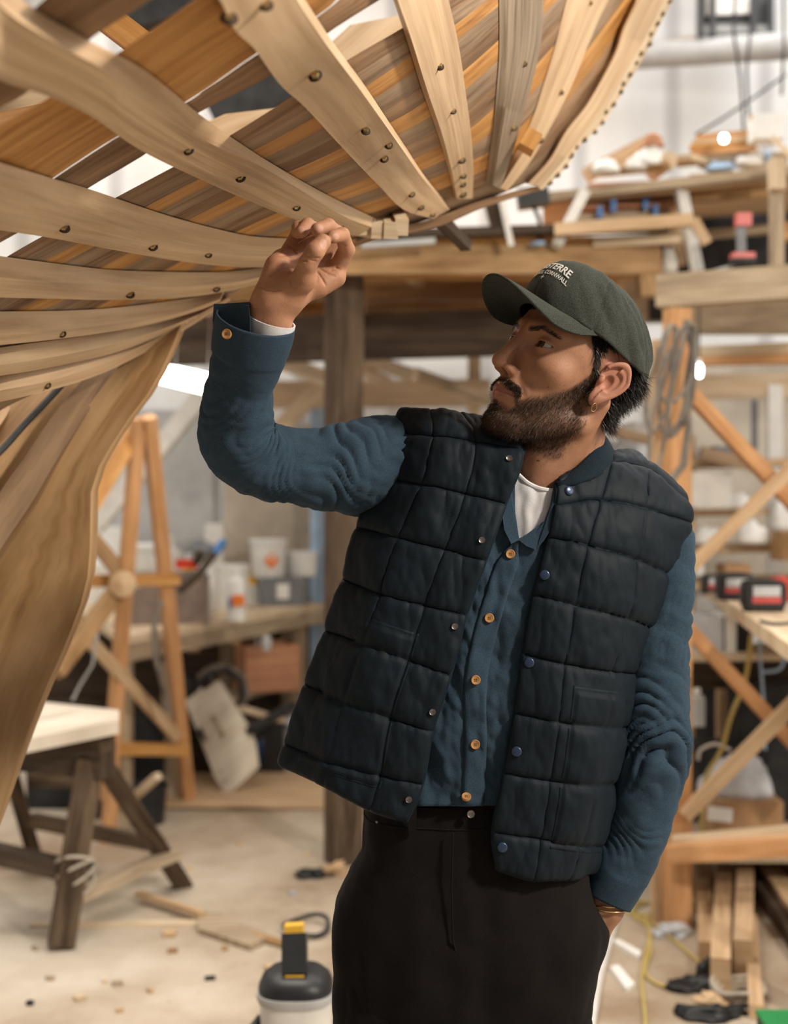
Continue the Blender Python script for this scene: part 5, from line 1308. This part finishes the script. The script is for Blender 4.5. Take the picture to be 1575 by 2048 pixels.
for k, (x, y, m_) in enumerate(((585, 1790, 'lgrey'), (450, 1900, 'stem'), (540, 1940, 'pine'), (70, 1900, 'old_grey'), (345, 1905, 'stem'), (420, 1960, 'dark'), (210, 1965, 'pine_pale'), (235, 1970, 'old_grey'), (60, 2010, 'dark'), (240, 2025, 'pine'), (160, 2000, 'pine_pale'), (480, 1690, 'pine'), (100, 1960, 'old_grey'), (300, 1985, 'pine'), (380, 1740, 'pine'), (615, 1712, 'pine_pale'))):
    p_ = fl(x, y); b = MB().box((p_.x, p_.y, .006), random.uniform(.012, .04), random.uniform(.01, .03), .012, random.uniform(0, 3))
    tag(b.build('wood_chip', M[m_]), 'small loose chip lying on the dusty concrete floor', 'chip', sc_grp)
# workshop vacuum
vc = atz(592, 0, 3.06); va = thing('vacuum', 'small cream bucket vacuum with black lid, beside the man', 'vacuum', vc)
MB().lathe([(0, 0), (.076, 0), (.080, .01), (.084, .285), (.0, .29)], vc, 40, pw=2.8).build('bucket', M['offwhite'], va, smooth=True)
MB().lathe([(0, .282), (.089, .282), (.092, .292), (.0905, .302), (.084, .303)], vc, 44, pw=2.8).build('clip_rim', M['lgrey'], va, smooth=True)
MB().lathe([(.087, .300), (.088, .312), (.080, .330), (.062, .345), (0, .352)], vc, 44, pw=2.8).build('lid', M['black'], va, smooth=True)
hd = MB(); hd.beam(vc+Vector((0, -.035, .345)), vc+Vector((-.004, .005, .425)), .058, .052, up=(0, 1, 0)); hd.build('motor_head', M['black'], va)
MB().beam(vc+Vector((-.004, .012, .415)), vc+Vector((-.006, .016, .447)), .044, .046, up=(0, 1, 0)).build('release_cap', M['yellow'], va)
MB().beam(vc+Vector((.0, -.066, .318)), vc+Vector((.0, -.050, .350)), .045, .004, up=(0, 1, .2)).build('yellow_label', M['yellow'], va)
MB().beam(vc+Vector((.004, -.082, .300)), vc+Vector((.004, -.067, .317)), .045, .004, up=(0, 1, .2)).build('grey_label', M['lgrey'], va)
MB().tube([vc+Vector((-.08, -.02, .24)), vc+Vector((-.12, -.06, .20)), vc+Vector((-.19, -.16, .15)), vc+Vector((-.26, -.26, .08))], .011, 10).build('hose', M['black'], va, smooth=True)

# ---------------------------------------------------------------- right side
rp = thing('corner_post', 'upright of fresh orange pine behind the man at right', 'post', fl(1350, 1852))
c = fl(1350, 1852); b = MB(); b.box((c.x+.006, c.y, 1.05), .075, .07, 2.1, rz=.22); b.build('upright', M['red_pine'], rp)
b = MB(); b.box((c.x-.05, c.y+.05, 1.0), .04, .05, 2.0, rz=.1); b.build('pale_side', M['pine'], rp)  # paler strip added along the left face of the upright
for k, (a, b_, m_) in enumerate((((1368, 775, 4.5), (1640, 1065, 4.35), 'red_pine'), ((1372, 1142, 4.38), (1640, 878, 4.25), 'pine'), ((1366, 1248, 4.5), (1640, 1545, 4.35), 'red_pine'), ((1370, 1628, 4.38), (1640, 1352, 4.25), 'pine'))):
    T('brace', ['orange diagonal brace falling right from the coil, upper pair', 'pale pink brace rising right across the upper shelves', 'orange diagonal brace falling right, lower pair under the bench', 'pale-topped brace rising right over the cardboard box'][k], 'brace', a, b_, .045, .068, m_, up=(0, -1, 0) if k % 2 == 0 else (0, -1, .25))
T('rail', 'bottom rail of the frame, upper pale board', 'rail', (1345, 1682, 4.35), (1650, 1655, 4.2), .06, .028, 'pine_pale')
T('rail', 'bottom rail of the frame, lower orange board', 'rail', (1335, 1708, 4.3), (1650, 1688, 4.15), .05, .055, 'red_pine')
# coil of cable on the post
cl = thing('cable_coil', 'grey brown cable coil hanging on the orange post', 'cable', P(1355, 640, 4.3))
for k in range(7):
    x0 = 1340+random.uniform(-22, 22); wd = random.uniform(14, 34); yb = random.uniform(800, 975); pts = []
    for t in np.linspace(0, 6.283, 28)[:-1]:
        s = math.sin(t); pts.append(P(x0+28*(1-((1+math.cos(t))/2))*-.6+wd*s*(1+.15*math.cos(3*t))+(24*(.5+.5*math.cos(t))), (650+yb)/2-(yb-650)/2*math.cos(t), 4.30-.03*k+.02*s))
    MB().tube(pts, .0065, 6, closed=True).build('loop', M['cable_grey'], cl, smooth=True)
MB().tube([P(1372, 640, 4.26), P(1385, 700, 4.26), P(1372, 780, 4.26), P(1376, 860, 4.25), P(1366, 930, 4.25), P(1330, 975, 4.27)], .013, 8).build('hanging_end', M['cable_grey'], cl, smooth=True)

T('beam', 'heavy weathered grey beam at right above the coil', 'beam', (1318, 585, 4.7), (1700, 558, 4.4), .10, .115, 'old_grey')
pn = MB().poly([P(1380, 602, 4.9), P(1700, 585, 4.7), P(1700, 668, 4.7), P(1380, 668, 4.9)], (0, .03, 0)); tag(pn.build('panel', M['old_grey']), 'brown-grey panel below the heavy weathered beam', 'panel')
dk = MB().poly([P(1300, 395, 6.3), P(1800, 380, 6.3), P(1800, 640, 6.3), P(1300, 640, 6.3)], (0, .03, 0)); tag(dk.build('panel', M['dark']), 'black sheet added as the darkness of the recess under the upper shelf', 'panel')  # black sheet put in for the darkness of the recess
us = thing('upper_shelf', 'high timber shelf piled with planks at upper right', 'shelf', (1.4, 5.1, 2.68))
MB().poly([P(1085, 388, 5.15), P(1650, 326, 4.70), P(1650, 400, 6.2), P(1085, 440, 6.4)], (0, 0, -.045)).build('shelf_board', M['pine'], us)
MB().beam(P(1085, 396, 5.13), P(1650, 334, 4.68), .03, .035).build('front_rail', M['old_grey'], us)
MB().beam(P(1380, 378, 5.0), P(1560, 368, 4.85), .05, .10).build('under_beam', M['stem'], us)
T('post', 'slim pale upright carrying the high shelf near the right edge', 'post', (1552, 320, 4.65), (1552, 540, 4.62), .045, .045, 'old_grey')
T('post', 'short pale block fixed to the slim upright', 'block', (1552, 318, 4.602), (1552, 380, 4.602), .05, .05, 'pine_pale')
gp = 'planks stacked on the high shelf'
for k, (x0, x1, y0, y1) in enumerate(((1388, 1512, 314, 302), (1384, 1510, 303, 293), (1392, 1500, 292, 284), (1400, 1505, 282, 272), (1180, 1340, 345, 328), (1340, 1400, 325, 318), (1395, 1575, 326, 316))):
    T('plank', ['bottom red plank of the pile on the high shelf', 'second plank of the pile on the high shelf', 'third plank of the pile on the high shelf', 'topmost plank of the pile on the high shelf', 'tan plank lying left of the pale tube on the shelf', 'round pale pole end right of the tube on the shelf', 'grey board under the plank pile on the shelf'][k], 'plank',
      (x0, y0, 5.1), (x1, y1, 5.0), .12, .02, ['red_pine', 'orange', 'pine', 'red_pine', 'pine', 'pine_pale', 'old_grey'][k], gp)
T('plank', 'diagonal pale plank leaning up against the white wall', 'plank', (1170, 352, 5.3), (1305, 280, 5.3), .05, .055, 'pine')
T('plank', 'thin pale lath leaning at the far right above the shelf', 'lath', (1500, 232, 4.9), (1600, 330, 4.8), .02, .02, 'pine_pale')
tb = thing('pipe', 'pale thick tube with dark bore lying on the high shelf', 'pipe', P(1337, 322, 5.0))
MB().lathe([(.012, 0), (.034, 0), (.034, .3), (0, .3)], P(1337, 320, 5.0), 24, rot=Matrix.Rotation(-math.pi/2+.1, 3, 'X')).build('tube', M['pine_pale'], tb, smooth=True)
MB().lathe([(0, .004), (.014, .004), (.014, .01), (0, .01)], P(1337, 320, 5.0), 16, rot=Matrix.Rotation(-math.pi/2+.1, 3, 'X')).build('bore', M['dark'], tb)
for k, (x, y, sx, sz, m_) in enumerate(((1300, 333, .05, .08, 'white'), (1272, 338, .04, .05, 'paper'), (1440, 342, .05, .035, 'ltblue'), (1505, 334, .07, .055, 'white'), (1535, 330, .04, .05, 'ltblue'), (1210, 345, .05, .045, 'white'), (1305, 296, .04, .05, 'redwood'))):
    heap('bag', ['crumpled white bag beside the leaning plank on the shelf', 'small white paper scrap left of the tube', 'pale blue bag on the high shelf edge', 'large white bag right of the blue bag', 'blue-white bag at the right end of the shelf', 'white bag behind the planking edge', 'reddish bundle on top of the leaning plank'][k], 'bag', P(x, y, 5.0), sx, .05, sz, m_, seed=k)
carton(1530, 4.9, 2.80, .10, .1, .09, 'white carton on top of the plank pile on the shelf', 'white')
# bare bulb above the pile
q = P(1447, 277, 4.9); MB_ = MB().lathe([(0, -.018), (.012, -.014), (.017, 0), (.012, .014), (0, .018)], q, 14); tag(MB_.build('lamp_bulb', M['lamp'], smooth=True), 'tiny bright bulb in front of the plank pile', 'bulb')
# red boards with blue tape and the frame under the shelf
gr = 'reddish boards under the high shelf'
for k in range(5):
    T('redwood_board', 'thin reddish board in the stack under the high shelf', 'board', (1178-k*6, 378+k*11, 5.35-.04*k), (1380, 370+k*11, 5.25-.04*k), .14, .014, 'redwood', gr)
for k, (x, y) in enumerate(((1199, 425), (1290, 408), (1310, 422), (1226, 412))):
    MB_ = MB().box(P(x, y, 5.05), .02, .02, .045); tag(MB_.build('blue_clip', M['blue']), 'small blue clip on the reddish boards', 'clip', 'blue clips on the reddish boards')
fr = thing('stand', 'pale trapezoid stand of old timber under the reddish boards', 'stand', P(1250, 545, 4.95))
for a, b_, w_, m_ in (((1168, 385, 5.0), (1112, 492, 4.95), .05, 'offwhite'), ((1358, 368, 4.95), (1394, 545, 4.9), .055, 'offwhite'), ((1108, 460, 4.9), (1384, 440, 4.85), .045, 'pine'), ((1185, 486, 5.0), (1375, 476, 4.95), .04, 'pine_pale'), ((1340, 400, 5.1), (1360, 530, 5.05), .035, 'pine'), ((1385, 440, 4.9), (1412, 488, 4.9), .03, 'pine'), ((1130, 440, 5.1), (1350, 425, 5.1), .03, 'old_grey')):
    MB().beam(P(*a), P(*b_), .04, w_, up=(0, -1, 0) if abs(a[0]-b_[0]) < 80 else (0, 0, 1)).build('member', M[m_], fr)
T('board', 'wide grey board behind the back of the cap', 'board', (1150, 602, 6.35), (1340, 596, 6.35), .05, .24, 'old_grey')
T('board', 'brown board across the dark recess behind the red tool', 'board', (1405, 470, 5.3), (1545, 458, 5.2), .06, .03, 'old_grey')
T('board', 'golden board end behind the slim upright at the right edge', 'board', (1560, 465, 4.71), (1640, 460, 4.71), .06, .06, 'orange')
dr_ = thing('impact_driver', 'red and grey cordless tool standing on the heavy beam', 'tool', P(1482, 540, 4.6))
MB().beam(P(1470, 440, 4.6), P(1500, 440, 4.6), .04, .045).build('motor', M['pinkred'], dr_); MB().beam(P(1480, 455, 4.6), P(1482, 505, 4.6), .028, .028).build('handle', M['grey'], dr_)
MB().beam(P(1462, 513, 4.58), P(1506, 513, 4.58), .05, .022).build('base', M['pinkred'], dr_); MB().beam(P(1460, 524, 4.58), P(1508, 524, 4.58), .055, .02).build('battery', M['dark'], dr_)
T('bar', 'short silver bar lying on the heavy beam by the tool', 'bar', (1422, 544, 4.6), (1470, 530, 4.6), .02, .01, 'lgrey')
heap('cloth', 'white and orange rag in the corner left of the stand leg', 'rag', P(1340, 545, 5.0), .03, .03, .10, 'offwhite', seed=11)
# things hanging under the hull
T('post', 'dark square post hanging under the hull, left of the stand', 'post', (982, 400, 5.2), (1006, 492, 5.2), .06, .06, 'old_dark')
T('brace', 'thin pale strut right of the dark square post', 'strut', (1003, 402, 4.9), (1022, 492, 4.9), .02, .02, 'offwhite')
T('brace', 'pale bent strut dropping from the keel onto the deck', 'strut', (892, 436, 2.75), (935, 494, 2.8), .012, .012, 'offwhite')
T('rail', 'thin steel bar lying along the deck edge under the keel', 'bar', (722, 492, 4.875), (870, 482, 4.875), .03, .02, 'lgrey')
fl_ = thing('flood_lamp', 'black floodlight hanging below the hull', 'lamp', P(1060, 410, 5.0))
b = MB().beam(P(1035, 400, 5.0), P(1095, 392, 5.0), .08, .07); b.build('head', M['black'], fl_); MB().tube([P(1065, 410, 5.0), P(1078, 440, 5.0), P(1080, 480, 5.0)], .008, 6).build('arm', M['black'], fl_)
heap('bag', 'light blue packet on the deck edge above the cap', 'packet', P(1076, 490, 4.95), .03, .03, .015, 'ltblue', seed=12)
# heater, pipe and cables on the back wall
ht = thing('wall_heater', 'boxy black framed heater mounted high on the white wall', 'heater', P(1470, 75, 7.5))
MB().beam(P(1400, 30, 7.5), P(1545, 30, 7.5), .25, .28).build('casing', M['lgrey'], ht)
MB().poly([P(1398, -20, 7.36), P(1545, -20, 7.36), P(1545, 45, 7.36), P(1398, 45, 7.36)], (0, .02, 0)).build('frame', M['black'], ht)
MB().poly([P(1412, -20, 7.33), P(1502, -20, 7.33), P(1502, 26, 7.33), P(1412, 30, 7.33)], (0, .02, 0)).build('grille', M['offwhite'], ht)
for x in (1400, 1424, 1505, 1540): MB().beam(P(x, -10, 7.3), P(x, 74, 7.3), .03, .03).build('bracket', M['black'], ht)
MB_ = MB().tube([P(1180, 118, 7.6), P(1575, 92, 7.2), P(1700, 86, 7.1)], .075, 16); tag(MB_.build('duct', M['lgrey'], smooth=True), 'grey round duct crossing the white wall below the heater', 'duct')
T('rail', 'thin orange batten running above the grey duct', 'batten', (1290, 90, 7.98), (1415, 76, 7.98), .02, .03, 'red_pine')
for k, pts in enumerate(([(1470, -20), (1466, 60), (1480, 160), (1488, 280)], [(1500, 60), (1492, 140), (1496, 230)], [(1566, -20), (1567, 90), (1562, 190)], [(1570, 150), (1500, 200), (1440, 240), (1390, 270)])):
    MB_ = MB().tube([P(x, y, 6.4) for x, y in pts], .007, 6); tag(MB_.build('hanging_cable', M['dark'], smooth=True), ['black cable falling in front of the heater', 'short cable below the heater', 'cable near the right edge of the wall', 'thin sloping cord across the white wall'][k], 'cable')

T('beam', 'dark steel roof member seen through the planking gap over the hand', 'beam', (425, 235, 4.4), (640, 128, 4.4), .10, .15, 'dark')
T('beam', 'dark steel roof member seen at the top left between planks', 'beam', (225, 40, 4.4), (420, -10, 4.4), .10, .12, 'dark')
# shelves behind the crossed braces
sv = thing('shelf_unit', 'crowded timber shelf unit behind the crossed orange braces', 'shelf', (1.5, 6.1, 0))
for (y, h_) in ((925, .03), (1022, .03), (1093, .03), (1160, .03)):
    MB().beam(P(1190, y+8, 6.1), P(1700, y-2, 5.9), .45, h_).build('shelf_board', M['pine'], sv)
MB().beam(P(1375, 870, 5.9), P(1375, 1700, 5.9), .05, .05).build('upright', M['pine'], sv)
gs = [
 ('carton', 1412, 5.75, 1014, .17, .15, 'cardboard', 'large buff carton on the second shelf behind the braces', 'pine_pale'),
 ('carton', 1215, 5.9, 922, .12, .10, '', 'pale bag bundle beside the collar on the top shelf', 'film'),
 ('roll', 1480, 5.7, 1014, .12, .06, '', 'white roll lying tilted beside the buff carton', 'white'),
 ('carton', 1420, 5.7, 1086, .16, .07, '', 'white folded tarp below the buff carton', 'white'),
 ('carton', 1505, 5.7, 1086, .13, .10, '', 'white stack of bags right of the tarp', 'paper'),
 ('carton', 1560, 5.7, 1060, .10, .14, '', 'white plastic bag at the frame edge', 'white'),
 ('carton', 1575, 5.6, 1120, .10, .12, '', 'brown tub right of the bags', 'stem'),
 ('carton', 1465, 5.7, 1152, .10, .05, '', 'small tan carton above the chargers', 'cardboard'),
 ('carton', 1395, 5.7, 1152, .05, .09, '', 'white jar beside the sleeve behind the bench', 'white'),
 ('carton', 1450, 5.7, 918, .12, .05, '', 'dark grey case on the top shelf behind the brace', 'grey'),
 ('carton', 1405, 5.8, 918, .07, .045, '', 'white packet left of the dark grey case', 'paper'),
]
for kd, x, d_, yb, w_, h_, _, lb_, m_ in gs:
    z = EYE-d_*(yb-1000)/F
    if m_ in ('pine_pale', 'cardboard', 'stem', 'grey'): carton(x, d_, z, w_, .16, h_, lb_, 'cardboard' if m_ == 'cardboard' else ('offwhite' if m_ == 'pine_pale' else m_))
    else: heap('bag', lb_, 'bag', atz(x, z, d_), w_/2, .07, h_, m_, seed=x*.01, amp=.25)
T('board', 'brown board sloping along the top shelf behind the braces', 'board', (1400, 905, 5.6), (1525, 935, 5.6), .05, .05, 'taupe')
T('board', 'dark board under the pale bundle beside the collar', 'board', (1220, 862, 5.6), (1300, 880, 5.6), .05, .045, 'taupe')
heap('bag', 'cream crumpled paper above the collar at right', 'paper', P(1265, 868, 5.8), .09, .06, .05, 'paper', seed=21)
heap('bag', 'big pale polythene bag behind the collar', 'bag', P(1262, 935, 5.8), .11, .07, .13, 'film', seed=22)

# right bench with chargers
bn = thing('workbench', 'pale topped workbench at the right edge carrying the chargers', 'workbench', (1.5, 4.8, 0))
zt = 1.07; t4 = [atz(1398, zt, 6.0), atz(1592, zt, 3.30), atz(1900, zt, 3.5), atz(1760, zt, 6.0)]
MB().poly(t4, (0, 0, -.045)).build('worktop', M['pine_pale'], bn)
for q in ((1450, 5.75), (1650, 3.6), (1700, 5.5)): p_ = atz(q[0], 0, q[1]); MB().box((p_.x, p_.y, .51), .07, .07, 1.02).build('leg', M['pine'], bn)
def charger(px, py, d, s, label):
    c = P(px, py, d); t = thing('battery_charger', label, 'charger', (c.x, c.y, zt), 'row of dark chargers on the right bench')
    w_, h_ = .135*s, .10*s; c = Vector((c.x, c.y, zt+h_/2+.006))
    MB().lathe([(0, -.045), (w_*.5, -.045), (w_*.53, -.035), (w_*.53, .035), (w_*.5, .045), (0, .045)], c, 32, sy=h_/w_, pw=5, rot=Matrix.Rotation(math.pi/2, 3, 'X')).build('case', M['black'], t, smooth=True)
    y = c.y-.049
    MB().poly([(c.x-w_*.34, y, c.z-.002), (c.x+w_*.34, y, c.z-.002), (c.x+w_*.34, y, c.z+h_*.32), (c.x-w_*.34, y, c.z+h_*.32)], (0, .004, 0)).build('screen', M['film'], t)
    MB().poly([(c.x-w_*.36, y, c.z-h_*.26), (c.x+w_*.36, y, c.z-h_*.26), (c.x+w_*.36, y, c.z-h_*.04), (c.x-w_*.36, y, c.z-h_*.04)], (0, .004, 0)).build('red_stripe', M['pinkred'], t)
    for s_ in (-1, 1): MB().box((c.x+s_*w_*.4, c.y, zt+.006), .02, .05, .012).build('foot', M['dark'], t)
charger(1525, 1170, 4.45, 1.0, 'nearest and largest black charger with grey screen and red stripe')
charger(1468, 1150, 4.95, .95, 'middle black charger, half behind the nearest one')
charger(1428, 1140, 5.3, .70, 'small far charger beside the sleeve')
heap('bag', 'bright red pouch behind the nearest charger', 'pouch', atz(1566, zt, 4.9), .06, .05, .09, 'red', seed=31)
MB_ = MB().tube([atz(1520, zt+.008, 4.0), atz(1545, zt+.008, 3.9), atz(1600, zt+.008, 3.95)], .005, 6); tag(MB_.build('power_cable', M['black'], smooth=True), 'thin black cable lying on the pale bench top', 'cable')
# below the right bench
for k, (x, d_, z_, w_, h_, m_) in enumerate(((1405, 5.3, .83, .13, .15, 'film'), (1445, 5.3, .83, .05, .17, 'paper'), (1475, 5.3, .83, .05, .16, 'dark'), (1420, 5.4, .14, .28, .30, 'dark'), (1540, 5.4, .14, .30, .55, 'dark'))):
    carton(x, d_, z_, w_, .2, h_, ['clear tub with pale lid under the bench beside the sleeve', 'white slim box right of the clear tub', 'black slim case right of the white box', 'dark bin low behind the lower brace', 'large black bin low at the right edge'][k], m_, name=['tub', 'box', 'case', 'bin', 'bin'][k], cat=['tub', 'box', 'case', 'bin', 'bin'][k])
T('shelf_board', 'pale shelf board under the right bench', 'shelf', (1300, 1305, 5.3), (1700, 1302, 5.3), .40, .025, 'pine_pale')
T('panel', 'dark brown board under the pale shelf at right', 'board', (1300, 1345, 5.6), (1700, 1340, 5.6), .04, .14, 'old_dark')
dk = MB().poly([P(1280, 1310, 6.6), P(1900, 1310, 6.6), P(1900, 1570, 6.6), P(1280, 1570, 6.6)], (0, .03, 0)); tag(dk.build('panel', M['dark']), 'black sheet added as the shade under the right bench', 'panel')  # black sheet stands in for the shade below the bench
cb = carton(1482, 4.75, .20, .24, .2, .17, 'cardboard box with white shipping label behind the bottom rail')
panel_on(cb, [(1415, 1612, 4.63), (1465, 1618, 4.63), (1463, 1646, 4.63), (1414, 1640, 4.63)], 'paper')
MB().box(atz(1482, .195, 4.75), .7, .4, .03).build('x', M['old_grey']).name = 'low_shelf'
tag(bpy.data.objects['low_shelf'], 'low grey board carrying the cardboard box', 'shelf')
heap('bag', 'crumpled clear polythene bag on the cardboard box', 'bag', atz(1475, .372, 4.75), .13, .09, .15, 'film', seed=41, amp=.25)
for k, (pts, m_, r_) in enumerate((([(1502, 1268), (1490, 1360), (1462, 1430), (1442, 1500), (1410, 1560), (1402, 1660)], 'rope', .008), ([(1518, 1250), (1520, 1320), (1526, 1400), (1530, 1500)], 'ltblue', .005), ([(1570, 1310), (1558, 1338), (1520, 1345)], 'ltblue', .006), ([(1395, 1520), (1400, 1500), (1430, 1488), (1460, 1500)], 'offwhite', .006))):
    MB_ = MB().tube(resample([tuple(P(x, y, 4.6)) for x, y in pts], 20), r_, 7); tag(MB_.build('rope', M[m_], smooth=True), ['yellow strap hanging under the right bench behind the braces', 'pale blue cord hanging straight under the bench', 'short pale blue cord loop at the right edge', 'pale hose arc behind the lower brace'][k], 'rope')
bottle(1393, 4.9, .60, .03, .14, 'grey beaker standing behind the orange post', 'lgrey', 'white')
# ---- timber pile on the floor at right
tp = 'planed timbers lying on the floor at bottom right'
for k, (a, b_, w_, h_, m_) in enumerate((
    ((1402, 1722), (1412, 1925), .05, .065, 'pine'), ((1452, 1700), (1440, 1985), .058, .10, 'pine'), ((1492, 1745), (1485, 1960), .058, .12, 'pine'),
    ((1500, 1870), (1512, 2040), .04, .04, 'pine'), ((1370, 1720), (1400, 1830), .05, .05, 'pine_pale'),
    ((1500, 1735), (1640, 1920), .07, .08, 'pine'), ((1530, 1715), (1690, 1880), .08, .14, 'pine_pale'), ((1480, 1740), (1640, 1970), .05, .05, 'old_dark'))):
    A = fl(*a)+Vector((0, 0, h_/2+.03)); B_ = fl(*b_)+Vector((0, 0, h_/2+.001))
    o = MB().beam(A, B_, w_, h_).build('timber', M[m_])
    tag(o, ['leftmost long timber of the floor pile', 'tall central timber of the floor pile with a red end', 'right central timber of the floor pile', 'thin timber reaching furthest forward in the pile', 'short pale timber at the back left of the pile', 'slanting timber right of the pile', 'broad pale slanting timber at the right edge', 'dark slanting strip under the pale slanting timbers'][k], 'timber', tp)
# ---- floor clutter at right
def ropep(pts, r, m, lb_, nm='rope', cat='cord'):
    q = resample([tuple(fl(x, y)+Vector((0, 0, r+.002))) for x, y in pts], 60); return tag(MB().tube(q, r, 7).build(nm, M[m], smooth=True), lb_, cat)
ropep([(1250, 1822), (1290, 1835), (1335, 1828), (1325, 1812), (1275, 1806), (1250, 1815), (1270, 1838), (1320, 1840), (1340, 1820), (1300, 1808), (1260, 1830), (1300, 1862), (1293, 1900), (1283, 1960), (1290, 2048), (1290, 2120)], .0055, 'rope', 'yellow cord with a small coil by the trouser pocket')
ropep([(1290, 1835), (1300, 1900), (1290, 1950), (1320, 1975), (1370, 1985)], .0055, 'rope', 'yellow cord looping toward the black gloves')
ropep([(1300, 1848), (1340, 1880), (1400, 1930)], .0055, 'rope', 'yellow cord running to the timber pile')
for k, (pts, th) in enumerate((([(1224, 1888), (1236, 1885), (1282, 1910), (1276, 1920)], .012), ([(1220, 1942), (1236, 1938), (1268, 1976), (1252, 1986)], .014))):
    b = MB().poly([fl(x, y)+Vector((0, 0, th)) for x, y in pts], (0, 0, -th)); tag(b.build('offcut', M['paper']), ['slim white offcut on the floor right of the trousers', 'short broad white offcut nearer the camera'][k], 'offcut')
b = MB().poly([fl(x, y)+Vector((0, 0, .02)) for x, y in ((1228, 1838), (1238, 1842), (1205, 1960), (1180, 2120), (1150, 2120), (1175, 1990), (1205, 1880))], (0, 0, -.02)); tag(b.build('strip', M['offwhite']), 'long pale strip of trim on the floor beside the trousers', 'strip')
heap('film_scrap', 'crumpled piece of clear film at the foot of the orange post', 'scrap', fl(1342, 1868), .06, .05, .035, 'film', seed=51, amp=.5)
heap('glove', 'black glove lying on the floor, upper one', 'glove', fl(1395, 1975), .07, .05, .03, 'black', seed=52, amp=.8)
heap('glove', 'black glove lying on the floor, lower one', 'glove', fl(1425, 2032), .09, .05, .03, 'black', seed=53, amp=.8)
heap('bag', 'dark pouch beside the end of the timber pile', 'pouch', fl(1410, 1948), .03, .03, .05, 'black', seed=54, amp=.4)
c = fl(1475, 1995)
for k in range(3):
    MB_ = MB().tube([c+Vector(((.05+.012*k)*math.cos(t), (.06+.01*k)*math.sin(t), .012+.012*k+.006*math.sin(3*t))) for t in np.linspace(0, 6.28, 31)[:-1]], .007, 6, closed=True); tag(MB_.build('rope_coil', M['twine'], smooth=True), ['lowest ring of the twine coil by the timber pile', 'middle ring of the twine coil by the timber pile', 'top ring of the twine coil by the timber pile'][k], 'twine')
heap('scrap', 'tan wood scrap among the black gloves', 'scrap', fl(1420, 2005), .04, .03, .02, 'pine', seed=55, amp=.9)
gc = thing('crate', 'black crate with green rim in the bottom right corner', 'crate', fl(1570, 2150))
c = P(1605, 2098, 3.3); MB().box((c.x, c.y, c.z-.0), .19, .16, .12).build('body', M['black'], gc); MB().box((c.x, c.y, c.z+.062), .195, .165, .012).build('green_rim', M['green'], gc)
bpy.data.objects[gc.name].location = gc.location
